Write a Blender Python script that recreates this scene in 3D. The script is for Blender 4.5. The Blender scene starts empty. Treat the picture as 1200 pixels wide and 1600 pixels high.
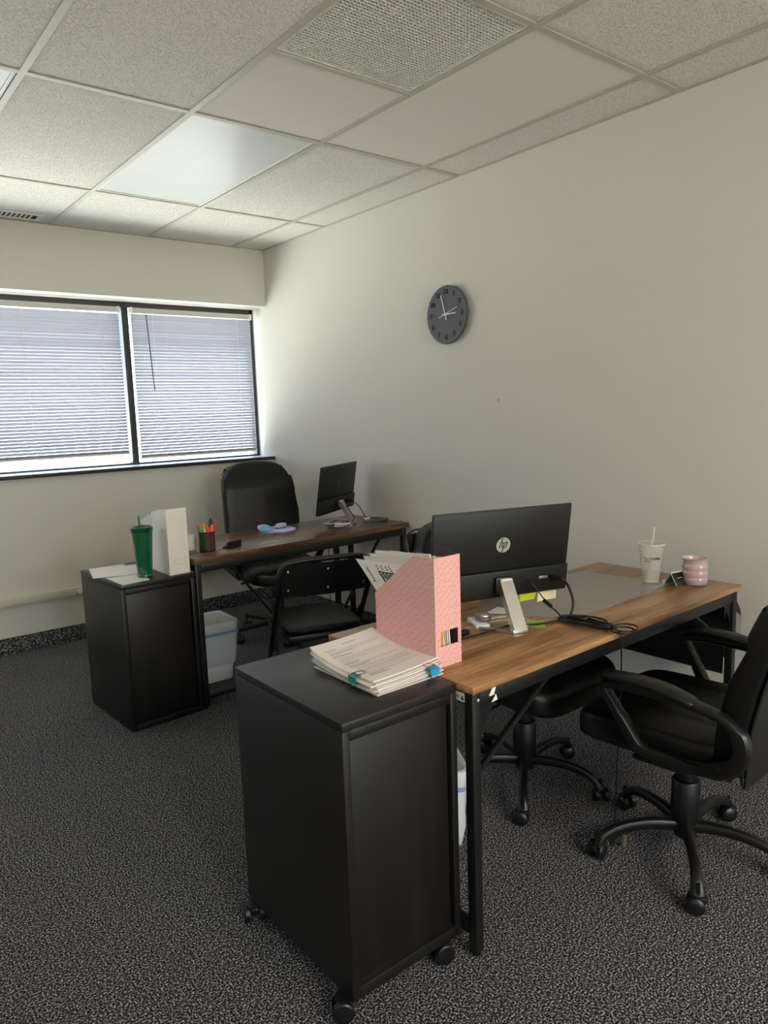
import bpy, bmesh, math, random
from math import sin, cos, pi, radians as R
from mathutils import Vector, Matrix
random.seed(7)
sc = bpy.context.scene
COL = sc.collection

# ------------------------------------------------------------------ camera
cam_d = bpy.data.cameras.new('camera'); cam = bpy.data.objects.new('camera', cam_d); COL.objects.link(cam)
cam_d.sensor_fit = 'VERTICAL'; cam_d.sensor_height = 32.0; cam_d.lens = 1139.707 / 1600 * 32.0
cam_d.clip_start = 0.02; cam_d.clip_end = 200
YAW, PIT, ROL = 0.67330, -0.139646, -0.0333203
_f = Vector((sin(YAW)*cos(PIT), cos(YAW)*cos(PIT), sin(PIT))); _r = Vector((cos(YAW), -sin(YAW), 0)); _u = _r.cross(_f)
_rr = cos(ROL)*_r + sin(ROL)*_u; _uu = -sin(ROL)*_r + cos(ROL)*_u
cam.matrix_world = Matrix(((_rr.x, _uu.x, -_f.x, -1.96472), (_rr.y, _uu.y, -_f.y, -2.83303), (_rr.z, _uu.z, -_f.z, 1.42309), (0, 0, 0, 1)))
sc.camera = cam

# ------------------------------------------------------------------ world (bright hazy sky above, sunlit pavement below the horizon)
w = bpy.data.worlds.new('sky'); sc.world = w; w.use_nodes = True
nt = w.node_tree; nt.nodes.clear()
wo = nt.nodes.new('ShaderNodeOutputWorld'); bg = nt.nodes.new('ShaderNodeBackground')
tc = nt.nodes.new('ShaderNodeTexCoord'); sx = nt.nodes.new('ShaderNodeSeparateXYZ'); cr = nt.nodes.new('ShaderNodeValToRGB')
mr = nt.nodes.new('ShaderNodeMapRange'); mr.inputs[1].default_value = -1; mr.inputs[2].default_value = 1
nt.links.new(tc.outputs['Generated'], sx.inputs[0]); nt.links.new(sx.outputs['Z'], mr.inputs[0]); nt.links.new(mr.outputs[0], cr.inputs[0])
el = cr.color_ramp.elements
el[0].position = 0.0; el[0].color = (1.40, 1.36, 1.30, 1); el[1].position = 1.0; el[1].color = (.42, .62, 1.0, 1)
for p, c in ((0.485, (1.40, 1.36, 1.30, 1)), (0.505, (.72, .88, 1.08, 1)), (0.62, (.55, .77, 1.08, 1))):
    e = el.new(p); e.color = c
nt.links.new(cr.outputs[0], bg.inputs[0]); bg.inputs[1].default_value = 3.4; nt.links.new(bg.outputs[0], wo.inputs[0])

def portal(x0, x1, z0, z1, y=2.36, sgn=-1):
    d = bpy.data.lights.new('window_portal', 'AREA'); d.shape = 'RECTANGLE'; d.size = x1-x0; d.size_y = z1-z0; d.cycles.is_portal = True
    o = bpy.data.objects.new('window_portal', d); COL.objects.link(o); o.location = ((x0+x1)/2, y, (z0+z1)/2)
    o.rotation_euler = (R(90*sgn), 0, 0)
portal(-3.1, .88, 1.05, 2.25)
BW = (-2.90, .40, .70, 2.25)   # opening of an added, unseen window behind the camera, to brighten the room
portal(BW[0], BW[1], BW[2], BW[3], -7.50, 1)

sc.view_settings.view_transform = 'Standard'; sc.view_settings.look = 'None'; sc.view_settings.gamma = 1
sc.view_settings.use_curve_mapping = False; sc.view_settings.exposure = 1.58
sc.cycles.use_denoising = True; sc.cycles.max_bounces = 10; sc.cycles.diffuse_bounces = 6; sc.cycles.transparent_max_bounces = 16
sc.cycles.sample_clamp_indirect = 8.0; sc.cycles.caustics_reflective = False; sc.cycles.caustics_refractive = False
FILL_STRENGTH = 20.0

# ------------------------------------------------------------------ materials
def srgb(h):
    h = h.lstrip('#'); v = [int(h[i:i+2], 16)/255 for i in (0, 2, 4)]
    return tuple((c/12.92 if c <= .04045 else ((c+.055)/1.055)**2.4) for c in v) + (1,)
def mat(name, col, rough=.5, metal=0, spec=.5, bump=None, noise=None, trans=0, alpha=None, coat=0, emit=None, rvar=None):
    """bump=(scale, strength, distance)   noise=(scale, amount)  colour variation"""
    m = bpy.data.materials.new(name); m.use_nodes = True; t = m.node_tree; b = t.nodes['Principled BSDF']
    c = srgb(col) if isinstance(col, str) else col
    b.inputs['Base Color'].default_value = c; b.inputs['Roughness'].default_value = rough; b.inputs['Metallic'].default_value = metal
    b.inputs['Specular IOR Level'].default_value = spec; b.inputs['Transmission Weight'].default_value = trans; b.inputs['Coat Weight'].default_value = coat
    if alpha is not None: b.inputs['Alpha'].default_value = alpha
    if emit: b.inputs['Emission Color'].default_value = emit[0]; b.inputs['Emission Strength'].default_value = emit[1]
    tcx = t.nodes.new('ShaderNodeTexCoord')
    n = t.nodes.new('ShaderNodeTexNoise'); n.inputs['Scale'].default_value = (noise or (6, .06))[0]; n.inputs['Detail'].default_value = 4
    t.links.new(tcx.outputs['Object'], n.inputs['Vector'])
    a = (noise or (6, .06))[1]
    mx = t.nodes.new('ShaderNodeMix'); mx.data_type = 'RGBA'
    mx.inputs[6].default_value = tuple(x*(1-a) for x in c[:3]) + (1,); mx.inputs[7].default_value = tuple(min(1, x*(1+a)) for x in c[:3]) + (1,)
    t.links.new(n.outputs['Fac'], mx.inputs[0]); t.links.new(mx.outputs[2], b.inputs['Base Color'])
    if bump:
        n2 = t.nodes.new('ShaderNodeTexNoise'); n2.inputs['Scale'].default_value = bump[0]; n2.inputs['Detail'].default_value = 3
        t.links.new(tcx.outputs['Object'], n2.inputs['Vector'])
        bp = t.nodes.new('ShaderNodeBump'); bp.inputs['Strength'].default_value = bump[1]; bp.inputs['Distance'].default_value = bump[2]
        t.links.new(n2.outputs['Fac'], bp.inputs['Height']); t.links.new(bp.outputs[0], b.inputs['Normal'])
    return m
def nodes_of(m): return m.node_tree, m.node_tree.nodes['Principled BSDF'], [n for n in m.node_tree.nodes if n.type == 'TEX_COORD'][0]
def ramp(t, pts, interp='LINEAR'):
    c = t.nodes.new('ShaderNodeValToRGB'); c.color_ramp.interpolation = interp; e = c.color_ramp.elements
    e[0].position, e[0].color = pts[0]; e[1].position, e[1].color = pts[-1]
    for p, col in pts[1:-1]: k = e.new(p); k.color = col
    return c
M = {}
M['wall'] = mat('wall_paint', '#D2CFC6', .62, spec=.35, bump=(160, .12, .002), noise=(1.2, .015))
M['soffit'] = M['wall']
# acoustic ceiling tile: tiny pits and fissures
def tile_mat():
    m = mat('ceiling_tile', '#eae6df', .95, spec=.1, noise=(3, .02)); t, b, tcx = nodes_of(m)
    v = t.nodes.new('ShaderNodeTexNoise'); v.inputs['Scale'].default_value = 145; v.inputs['Detail'].default_value = 3; v.inputs['Roughness'].default_value = .6
    t.links.new(tcx.outputs['Object'], v.inputs['Vector'])
    c = ramp(t, [(.36, (0, 0, 0, 1)), (.47, (1, 1, 1, 1))]); t.links.new(v.outputs['Fac'], c.inputs[0])
    bp = t.nodes.new('ShaderNodeBump'); bp.inputs['Strength'].default_value = .8; bp.inputs['Distance'].default_value = .005
    t.links.new(c.outputs[0], bp.inputs['Height']); t.links.new(bp.outputs[0], b.inputs['Normal'])
    mx = t.nodes.new('ShaderNodeMix'); mx.data_type = 'RGBA'; mx.blend_type = 'MULTIPLY'; mx.inputs[0].default_value = .15
    src = b.inputs['Base Color'].links[0].from_socket
    t.links.new(src, mx.inputs[6]); t.links.new(c.outputs[0], mx.inputs[7]); t.links.new(mx.outputs[2], b.inputs['Base Color'])
    return m
M['tile'] = tile_mat()
M['tile_smooth'] = mat('ceiling_tile_fine', '#e6e1da', .95, spec=.1, noise=(40, .03), bump=(420, .35, .002))
M['tee'] = mat('ceiling_tee', '#bab5a9', .45)
M['black_gap'] = mat('dark_void', '#141414', .9)
def carpet():
    m = mat('carpet', '#3b3b3c', 1.0, spec=.05); t, b, tcx = nodes_of(m)
    n = t.nodes.new('ShaderNodeTexNoise'); n.inputs['Scale'].default_value = 200; n.inputs['Detail'].default_value = 2.5; n.inputs['Roughness'].default_value = .65
    t.links.new(tcx.outputs['Object'], n.inputs['Vector'])
    c = ramp(t, [(.42, srgb('#0f0f11')), (.49, srgb('#303034')), (.55, srgb('#6c6c71')), (.64, srgb('#c2c1c1'))]); t.links.new(n.outputs['Fac'], c.inputs[0])
    t.links.new(c.outputs[0], b.inputs['Base Color'])
    bp = t.nodes.new('ShaderNodeBump'); bp.inputs['Strength'].default_value = .8; bp.inputs['Distance'].default_value = .006
    t.links.new(n.outputs['Fac'], bp.inputs['Height']); t.links.new(bp.outputs[0], b.inputs['Normal'])
    return m
M['carpet'] = carpet()
def wood(name, cols, rough, scale=1.0, vert=False, spec=.5, bumpd=.0006):
    m = mat(name, cols[1], rough, spec=spec); t, b, tcx = nodes_of(m)
    mp = t.nodes.new('ShaderNodeMapping'); t.links.new(tcx.outputs['Object'], mp.inputs[0])
    mp.inputs['Scale'].default_value = (14*scale, 14*scale, .8*scale) if vert else (1.0*scale, 13*scale, 13*scale)
    n = t.nodes.new('ShaderNodeTexNoise'); n.inputs['Scale'].default_value = 2.2; n.inputs['Detail'].default_value = 6; n.inputs['Roughness'].default_value = .62; n.inputs['Distortion'].default_value = .5
    t.links.new(mp.outputs[0], n.inputs['Vector'])
    n2 = t.nodes.new('ShaderNodeTexNoise'); n2.inputs['Scale'].default_value = 14; n2.inputs['Detail'].default_value = 3
    mp2 = t.nodes.new('ShaderNodeMapping'); t.links.new(tcx.outputs['Object'], mp2.inputs[0])
    mp2.inputs['Scale'].default_value = (8, 8, .25) if vert else (.3, 9, 9)
    t.links.new(mp2.outputs[0], n2.inputs['Vector'])
    c = ramp(t, [(.32, srgb(cols[0])), (.5, srgb(cols[1])), (.68, srgb(cols[2]))]); t.links.new(n.outputs['Fac'], c.inputs[0])
    mx = t.nodes.new('ShaderNodeMix'); mx.data_type = 'RGBA'; mx.blend_type = 'OVERLAY'; mx.inputs[0].default_value = .35
    t.links.new(c.outputs[0], mx.inputs[6]); t.links.new(n2.outputs['Fac'], mx.inputs[7]); t.links.new(mx.outputs[2], b.inputs['Base Color'])
    bp = t.nodes.new('ShaderNodeBump'); bp.inputs['Strength'].default_value = .25; bp.inputs['Distance'].default_value = bumpd
    t.links.new(n2.outputs['Fac'], bp.inputs['Height']); t.links.new(bp.outputs[0], b.inputs['Normal'])
    return m
M['oak'] = wood('oak_laminate', ('#6a4a2e', '#98714a', '#bd9467'), .28)
M['walnut'] = wood('walnut_laminate', ('#3a281e', '#5c4230', '#7d5c44'), .26)
M['blackwood'] = wood('blackbrown_wood', ('#0a0908', '#0f0d0c', '#151210'), .45, vert=True)
M['blackwood_top'] = wood('blackbrown_wood_top', ('#151414', '#1b1a19', '#232120'), .38)
M['black_metal'] = mat('black_powder_coat', '#0e0e10', .42, bump=(400, .1, .0005))
M['black_plastic'] = mat('black_plastic', '#0b0b0c', .38, bump=(300, .08, .0005))
M['arm_plastic'] = mat('armrest_plastic', '#0d0d0d', .40)
M['leather'] = mat('black_leather', '#060607', .40, spec=.35, bump=(55, .22, .004))
M['leather_back'] = mat('black_leather_panel', '#0f0f0e', .52, bump=(45, .25, .003))
M['vinyl'] = mat('black_vinyl', '#050607', .45, spec=.35, bump=(120, .1, .001))
M['monitor'] = mat('monitor_black', '#0d0d0c', .5, bump=(500, .05, .0003))
M['monitor_gloss'] = mat('monitor_screen', '#050506', .1)
M['silver'] = mat('silver_metal', '#c9c7c2', .28, metal=.85)
M['logo_silver'] = mat('logo_silver', '#b5b1aa', .4, metal=.2)
M['white_plastic'] = mat('white_plastic', '#e6e4de', .4)
M['raceway'] = mat('raceway_cream', '#cbc6b4', .5)
M['rivet'] = mat('rivet_metal', '#a8a8a8', .35, metal=.7)
M['cable'] = mat('cable_black', '#0b0b0c', .45)
M['paper'] = mat('paper', '#e2ddd7', .85, noise=(5, .02))
M['paper2'] = mat('paper_shade', '#d4cfc8', .85)
M['ink'] = mat('ink', '#3c3a3a', .8)
M['ink_light'] = mat('ink_grey', '#8b8884', .8)
M['ink_green'] = mat('ink_green', '#2f6b4a', .8)
M['ink_blue'] = mat('ink_blue', '#4a5a86', .8)
M['cardwhite'] = mat('white_card', '#f0eade', .55)
M['frame_dark'] = mat('bronze_frame', '#2b2623', .45)
M['sill'] = mat('sill_metal', '#d8d8d8', .4)
M['clock_face'] = mat('clock_face', '#4b4c53', .5, bump=(90, .1, .001))
M['clock_num'] = mat('clock_numeral', '#222226', .5)
M['clock_hand'] = mat('clock_hand', '#e8e8e8', .4)
M['lime'] = mat('sticky_note_lime', '#c9d81a', .7); M['cream_note'] = mat('sticky_note_cream', '#ece2b4', .7); M['green_note'] = mat('note_green', '#9cc03e', .7)
M['teal_clip'] = mat('clip_teal', '#12827f', .35); M['blue_clip'] = mat('clip_blue', '#1f9ad0', .35); M['pink_clip'] = mat('clip_pink', '#b0456a', .35)
M['orange'] = mat('orange_print', '#e08a1e', .6)
def translucent(name, col, frac, rough=.5):
    m = mat(name, col, rough); t, b, tcx = nodes_of(m); out = t.nodes['Material Output']
    tr = t.nodes.new('ShaderNodeBsdfTranslucent'); tr.inputs[0].default_value = srgb(col); ms = t.nodes.new('ShaderNodeMixShader'); ms.inputs[0].default_value = frac
    t.links.new(b.outputs[0], ms.inputs[1]); t.links.new(tr.outputs[0], ms.inputs[2]); t.links.new(ms.outputs[0], out.inputs[0]); return m
M['slat'] = translucent('blind_slat', '#a9a7ae', .03, .45)
M['blind_white'] = mat('blind_rail', '#c9c8c2', .45)
M['wand'] = mat('tilt_wand', '#5f6266', .3)
def clear(name, tint, gloss=.12, rough=.05, diff=0.0, dcol='#ffffff'):
    """thin clear sheet: mostly see-through, a little gloss, some milky diffuse"""
    m = mat(name, dcol, .4); t, b, tcx = nodes_of(m); out = t.nodes['Material Output']
    tp = t.nodes.new('ShaderNodeBsdfTransparent'); tp.inputs[0].default_value = srgb(tint)
    gl = t.nodes.new('ShaderNodeBsdfGlossy'); gl.inputs['Roughness'].default_value = rough
    lw = t.nodes.new('ShaderNodeLayerWeight'); lw.inputs[0].default_value = .5
    pw = t.nodes.new('ShaderNodeMath'); pw.operation = 'POWER'; pw.inputs[1].default_value = 4.0; t.links.new(lw.outputs['Facing'], pw.inputs[0])
    fr = t.nodes.new('ShaderNodeMath'); fr.operation = 'MULTIPLY_ADD'; fr.inputs[1].default_value = .75; fr.inputs[2].default_value = .04; t.links.new(pw.outputs[0], fr.inputs[0])
    m1 = t.nodes.new('ShaderNodeMixShader'); m1.inputs[0].default_value = diff
    t.links.new(tp.outputs[0], m1.inputs[1]); t.links.new(b.outputs[0], m1.inputs[2])
    m2 = t.nodes.new('ShaderNodeMixShader'); t.links.new(fr.outputs[0], m2.inputs[0]); t.links.new(m1.outputs[0], m2.inputs[1]); t.links.new(gl.outputs[0], m2.inputs[2])
    t.links.new(m2.outputs[0], out.inputs[0]); return m
M['glass'] = clear('window_glass', '#f6faf8')
M['clear_plastic'] = clear('clear_cup_plastic', '#fbfbf9', diff=.20, rough=.12, dcol='#ffffff')
M['desk_film'] = clear('clear_desk_mat', '#f4f3f2', diff=.22, rough=.10, dcol='#cfcac6')
M['liner'] = clear('bin_liner', '#f2f5fb', diff=.55, rough=.3, dcol='#f2f6ff')
M['mesh_cup'] = clear('black_mesh', '#a2a2a2', diff=.10, rough=.4, dcol='#141414')
M['mesh_bag'] = mat('grey_mesh_fabric', '#74746c', .85, spec=.2, noise=(60, .18), bump=(400, .4, .001))
M['bin_white'] = mat('bin_white', '#f0eee4', .5, bump=(300, .2, .001))
M['blue_tie'] = mat('blue_drawstring', '#7d9cce', .5)
M['green_cup'] = mat('green_tumbler', '#0a5a35', .18, coat=.5, spec=.6)
M['green_cup_d'] = mat('green_tumbler_lid', '#0b4a30', .12, coat=.6)
M['candle'] = mat('candle_glass', '#c3a5ad', .16, coat=.7, noise=(9, .12)); 
def candle_grad():
    t, b, tcx = nodes_of(M['candle']); s = t.nodes.new('ShaderNodeSeparateXYZ'); t.links.new(tcx.outputs['Object'], s.inputs[0])
    mrn = t.nodes.new('ShaderNodeMapRange'); mrn.inputs[2].default_value = .1; t.links.new(s.outputs['Z'], mrn.inputs[0])
    c = ramp(t, [(0.0, srgb('#a096ae')), (.35, srgb('#bda2a4')), (1.0, srgb('#c0b2b4'))]); t.links.new(mrn.outputs[0], c.inputs[0]); t.links.new(c.outputs[0], b.inputs['Base Color'])
candle_grad()
def pink_mat():
    m = mat('pink_patterned_card', '#e6aea8', .6, noise=(3, .03)); t, b, tcx = nodes_of(m)
    # small slanted printed dashes: s = x - y runs along either visible face, z up
    sp = t.nodes.new('ShaderNodeSeparateXYZ'); t.links.new(tcx.outputs['Object'], sp.inputs[0])
    sb = t.nodes.new('ShaderNodeMath'); sb.operation = 'SUBTRACT'; t.links.new(sp.outputs['X'], sb.inputs[0]); t.links.new(sp.outputs['Y'], sb.inputs[1])
    cb = t.nodes.new('ShaderNodeCombineXYZ'); t.links.new(sb.outputs[0], cb.inputs[0]); t.links.new(sp.outputs['Z'], cb.inputs[1])
    rot = t.nodes.new('ShaderNodeMapping'); t.links.new(cb.outputs[0], rot.inputs[0]); rot.inputs['Rotation'].default_value = (0, 0, R(-38))
    mp = t.nodes.new('ShaderNodeMapping'); t.links.new(rot.outputs[0], mp.inputs[0]); mp.inputs['Scale'].default_value = (150, 62, 1)
    v = t.nodes.new('ShaderNodeTexVoronoi'); v.voronoi_dimensions = '2D'; v.inputs['Scale'].default_value = 1.0; v.inputs['Randomness'].default_value = .55; t.links.new(mp.outputs[0], v.inputs['Vector'])
    c = ramp(t, [(.13, (.75, .75, .75, 1)), (.24, (0, 0, 0, 1))]); t.links.new(v.outputs['Distance'], c.inputs[0])
    mx = t.nodes.new('ShaderNodeMix'); mx.data_type = 'RGBA'; mx.inputs[7].default_value = srgb('#bd8084')
    src = b.inputs['Base Color'].links[0].from_socket; t.links.new(c.outputs[0], mx.inputs[0]); t.links.new(src, mx.inputs[6]); t.links.new(mx.outputs[2], b.inputs['Base Color'])
    return m
M['pink'] = pink_mat()
M['pink_edge'] = mat('pink_card_edge', '#efc3b8', .6)
M['lens_off'] = translucent('prismatic_diffuser', '#e8e9e8', .25, .3)
M['fill_lamp'] = mat('fill_diffuser', '#ffffff', .5, emit=((1.0, .83, .62, 1), FILL_STRENGTH))  # warm glow for the two added ceiling panels out of view
def mousepad():
    m = mat('gradient_mouse_mat', '#9fd4e8', .6); t, b, tcx = nodes_of(m); n = t.nodes.new('ShaderNodeTexNoise'); n.inputs['Scale'].default_value = 9; n.inputs['Detail'].default_value = 1
    t.links.new(tcx.outputs['Object'], n.inputs['Vector']); c = ramp(t, [(.36, srgb('#4fb4d8')), (.5, srgb('#9ea6e0')), (.64, srgb('#d9b8e0'))]); t.links.new(n.outputs['Fac'], c.inputs[0]); t.links.new(c.outputs[0], b.inputs['Base Color']); return m
M['mousemat'] = mousepad()
for k, c in dict(hl_green='#2fbe4d', hl_pink='#f0407e', hl_orange='#ff7a1e', hl_yellow='#f2e02c', red='#d8404a', penblack='#171717', penwhite='#e5e2dc', sage='#7fae90', mauve='#7a6470').items():
    M[k] = mat(k, c, .35)

# ------------------------------------------------------------------ mesh helpers
class MB:
    def __init__(s): s.v = []; s.f = []
    def add(s, vs, fs, mtx=None):
        o = len(s.v); s.v += [tuple(mtx @ Vector(p)) if mtx else tuple(p) for p in vs]; s.f += [tuple(i+o for i in f) for f in fs]; return s
    def box(s, c, d, rz=0, mtx=None):
        x, y, z = (k/2 for k in d); vs = [(i*x, j*y, k*z) for i in (-1, 1) for j in (-1, 1) for k in (-1, 1)]
        mt = Matrix.Translation(c) @ Matrix.Rotation(rz, 4, 'Z')
        if mtx: mt = mtx @ mt
        return s.add(vs, [(0, 1, 3, 2), (4, 6, 7, 5), (0, 4, 5, 1), (2, 3, 7, 6), (0, 2, 6, 4), (1, 5, 7, 3)], mt)
    def bb(s, x0, x1, y0, y1, z0, z1): return s.box(((x0+x1)/2, (y0+y1)/2, (z0+z1)/2), (x1-x0, y1-y0, z1-z0))
    def rbox(s, c, d, r=.003, seg=2, mtx=None):
        b = bmesh.new(); bmesh.ops.create_cube(b, size=1); bmesh.ops.scale(b, vec=d, verts=b.verts)
        bmesh.ops.bevel(b, geom=b.edges[:] , offset=min(r, min(d)*.49), segments=seg, profile=.5, affect='EDGES')
        mt = Matrix.Translation(c)
        if mtx: mt = mtx @ mt
        b.verts.ensure_lookup_table(); vs = [v.co[:] for v in b.verts]; fs = [[v.index for v in f.verts] for f in b.faces]; b.free(); return s.add(vs, fs, mt)
    def rbb(s, x0, x1, y0, y1, z0, z1, r=.002, seg=2): return s.rbox(((x0+x1)/2, (y0+y1)/2, (z0+z1)/2), (x1-x0, y1-y0, z1-z0), r, seg)
    def lathe(s, prof, n=24, c=(0, 0, 0), mtx=None, cap=True):
        vs = []; fs = []
        for (r, z) in prof:
            for i in range(n): a = 2*pi*i/n; vs.append((c[0]+r*cos(a), c[1]+r*sin(a), c[2]+z))
        for j in range(len(prof)-1):
            for i in range(n): k = (i+1) % n; fs.append((j*n+i, j*n+k, (j+1)*n+k, (j+1)*n+i))
        if cap: fs.append(tuple(range(n))[::-1]); fs.append(tuple((len(prof)-1)*n+i for i in range(n)))
        return s.add(vs, fs, mtx)
    def sweep(s, pts, rad, n=10, up=(0, 0, 1), e=1.0, closed=False, cap=True):
        """rad: number, (side, up) or list of those; e<1 squares the section"""
        P = [Vector(p) for p in pts]; m = len(P); vs = []; fs = []
        for i, p in enumerate(P):
            if closed: t = P[(i+1) % m]-P[i-1]
            else: t = (P[min(i+1, m-1)]-P[max(i-1, 0)])
            t.normalize(); U = Vector(up); sd = t.cross(U)
            if sd.length < 1e-3: sd = t.cross(Vector((0, 1, 0)))
            sd.normalize(); uu = sd.cross(t).normalized()
            r = rad[i] if isinstance(rad, list) else rad
            a, b = r if isinstance(r, tuple) else (r, r)
            for k in range(n):
                th = 2*pi*(k+.5)/n; cx = math.copysign(abs(cos(th))**e, cos(th)); sy = math.copysign(abs(sin(th))**e, sin(th))
                vs.append(tuple(p+sd*a*cx+uu*b*sy))
        for i in range(m if closed else m-1):
            j = (i+1) % m
            for k in range(n): l = (k+1) % n; fs.append((i*n+k, i*n+l, j*n+l, j*n+k))
        if cap and not closed: fs.append(tuple(range(n))[::-1]); fs.append(tuple((m-1)*n+k for k in range(n)))
        return s.add(vs, fs)
    def prism(s, poly, lo, hi, axis=0, mtx=None):
        n = len(poly); vs = []
        for h in (lo, hi):
            for a, b in poly: vs.append((h, a, b) if axis == 0 else (a, h, b) if axis == 1 else (a, b, h))
        fs = [tuple(range(n))[::-1], tuple(range(n, 2*n))]+[(i, (i+1) % n, n+(i+1) % n, n+i) for i in range(n)]
        return s.add(vs, fs, mtx)
    def sheet(s, fn, nu, nv, th):
        """fn(u,v)->point ; thickness th downwards"""
        vs = []; fs = []
        for k in (0, 1):
            for i in range(nu+1):
                for j in range(nv+1):
                    p = Vector(fn(i/nu, j/nv)); vs.append((p.x, p.y, p.z-k*th))
        N = (nu+1)*(nv+1); g = lambda k, i, j: k*N+i*(nv+1)+j
        for i in range(nu):
            for j in range(nv):
                fs.append((g(0, i, j), g(0, i+1, j), g(0, i+1, j+1), g(0, i, j+1))); fs.append((g(1, i, j), g(1, i, j+1), g(1, i+1, j+1), g(1, i+1, j)))
        for i in range(nu): fs.append((g(0, i, 0), g(1, i, 0), g(1, i+1, 0), g(0, i+1, 0))); fs.append((g(0, i, nv), g(0, i+1, nv), g(1, i+1, nv), g(1, i, nv)))
        for j in range(nv): fs.append((g(0, 0, j), g(0, 0, j+1), g(1, 0, j+1), g(1, 0, j))); fs.append((g(0, nu, j), g(1, nu, j), g(1, nu, j+1), g(0, nu, j+1)))
        return s.add(vs, fs)
    def cushion(s, dim, e1=.35, e2=.35, fn=None, nu=48, nv=24):
        vs = []; fs = []; pw = lambda x, e: math.copysign(abs(x)**e, x)
        for j in range(1, nv):
            ph = -pi/2+pi*j/nv
            for i in range(nu):
                th = 2*pi*i/nu
                p = (dim[0]/2*pw(cos(ph), e1)*pw(cos(th), e2), dim[1]/2*pw(cos(ph), e1)*pw(sin(th), e2), dim[2]/2*pw(sin(ph), e1))
                vs.append(p)
        vs.append((0, 0, -dim[2]/2)); vs.append((0, 0, dim[2]/2)); b, t = len(vs)-2, len(vs)-1
        for j in range(nv-2):
            for i in range(nu): k = (i+1) % nu; fs.append((j*nu+i, j*nu+k, (j+1)*nu+k, (j+1)*nu+i))
        for i in range(nu): k = (i+1) % nu; fs.append((b, k, i)); fs.append((t, (nv-2)*nu+i, (nv-2)*nu+k))
        if fn: vs = [fn(*p) for p in vs]
        return s.add(vs, fs)
    def build(s, name, m, parent=None, smooth=True, ang=35, label=None, loc=None, rz=0, **kw):
        me = bpy.data.meshes.new(name); me.from_pydata(s.v, [], s.f); me.validate(); me.update()
        bm = bmesh.new(); bm.from_mesh(me); bmesh.ops.recalc_face_normals(bm, faces=bm.faces); bm.to_mesh(me); bm.free()
        if smooth:
            me.polygons.foreach_set('use_smooth', [True]*len(me.polygons)); me.set_sharp_from_angle(angle=R(ang))
        if isinstance(m, (list, tuple)):
            for k in m: me.materials.append(k)
        else: me.materials.append(m)
        o = bpy.data.objects.new(name, me); COL.objects.link(o)
        if parent: o.parent = parent
        if loc: o.location = loc
        o.rotation_euler.z = rz
        if label: o['label'] = label
        for k, v_ in kw.items(): o[k] = v_
        return o
def thing(name, label, cat, loc=(0, 0, 0), rz=0, group=None):
    o = bpy.data.objects.new(name, None); COL.objects.link(o); o.empty_display_size = .05; o.location = loc; o.rotation_euler.z = rz
    o['label'] = label; o['category'] = cat
    if group: o['group'] = group
    return o
def tag(o, label, cat, group=None):
    o['label'] = label; o['category'] = cat
    if group: o['group'] = group
    return o
def copy_tree(o, parent=None):
    c = o.copy(); COL.objects.link(c); c.parent = parent
    for ch in list(o.children): copy_tree(ch, c)
    return c
def smooth_path(pts, k=6, closed=False):
    P = [Vector(p) for p in pts]; n = len(P); out = []
    rng = range(n) if closed else range(n-1)
    for i in rng:
        if closed: a, b, c, d = P[i-1], P[i], P[(i+1) % n], P[(i+2) % n]
        else: a, b, c, d = P[max(i-1, 0)], P[i], P[i+1], P[min(i+2, n-1)]
        for j in range(k):
            t = j/k; out.append(.5*((2*b)+(c-a)*t+(2*a-5*b+4*c-d)*t*t+(3*b-a-3*c+d)*t**3))
    if not closed: out.append(P[-1])
    return out
def text_geo(s, size, extrude=.0, bold=0, shear=0, align='CENTER'):
    cu = bpy.data.curves.new('txt', 'FONT'); cu.body = s; cu.size = size; cu.extrude = extrude; cu.offset = bold; cu.shear = shear; cu.resolution_u = 3
    cu.align_x = align; cu.align_y = 'CENTER'
    o = bpy.data.objects.new('txt', cu); COL.objects.link(o); dg = bpy.context.evaluated_depsgraph_get(); me = o.evaluated_get(dg).to_mesh()
    vs = [v.co[:] for v in me.vertices]; fs = [tuple(p.vertices) for p in me.polygons]
    o.evaluated_get(dg).to_mesh_clear(); bpy.data.objects.remove(o); bpy.data.curves.remove(cu); return vs, fs

# ------------------------------------------------------------------ room
XW, YW, XL, YB, ZC = .86, 2.03, -3.66, -7.32, 2.60
MB().bb(XL-.1, XW+.1, YB-.1, YW+.1, -.08, 0).build('floor', M['carpet'], kind='structure', label='dark grey speckled loop pile carpet', smooth=False)
MB().bb(XW, XW+.1, YB, YW+.36, 0, 2.66).build('wall_right', M['wall'], kind='structure', smooth=False)
MB().bb(XL-.1, XL, YB, YW+.36, 0, 2.66).build('wall_left', M['wall'], kind='structure', smooth=False)
MB().bb(XL, BW[0], YB-.1, YB, 0, 2.66).bb(BW[1], XW, YB-.1, YB, 0, 2.66).bb(BW[0], BW[1], YB-.1, YB, 0, BW[2]).bb(BW[0], BW[1], YB-.1, YB, BW[3], 2.66).build('wall_back', M['wall'], kind='structure', smooth=False)
# window wall: apron below the sill, and the soffit above the recess
MB().bb(XL, XW, YW, YW+.30, 0, 1.085).build('wall_front', M['wall'], kind='structure', smooth=False)
MB().bb(XL, XW, YW, YW+.36, 2.205, 2.66).build('trim_1', M['soffit'], kind='structure', smooth=False, label='painted soffit above the windows')
# carpet cove base
MB().rbb(XL, XW, YW-.008, YW, 0, .105, .003).build('baseboard_front', M['carpet'], kind='structure')
MB().rbb(XW-.008, XW, YB, YW-.008, 0, .105, .003).build('baseboard_right', M['carpet'], kind='structure')
MB().rbb(XL, XL+.008, YB, YW-.008, 0, .105, .003).build('baseboard_left', M['carpet'], kind='structure')
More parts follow.
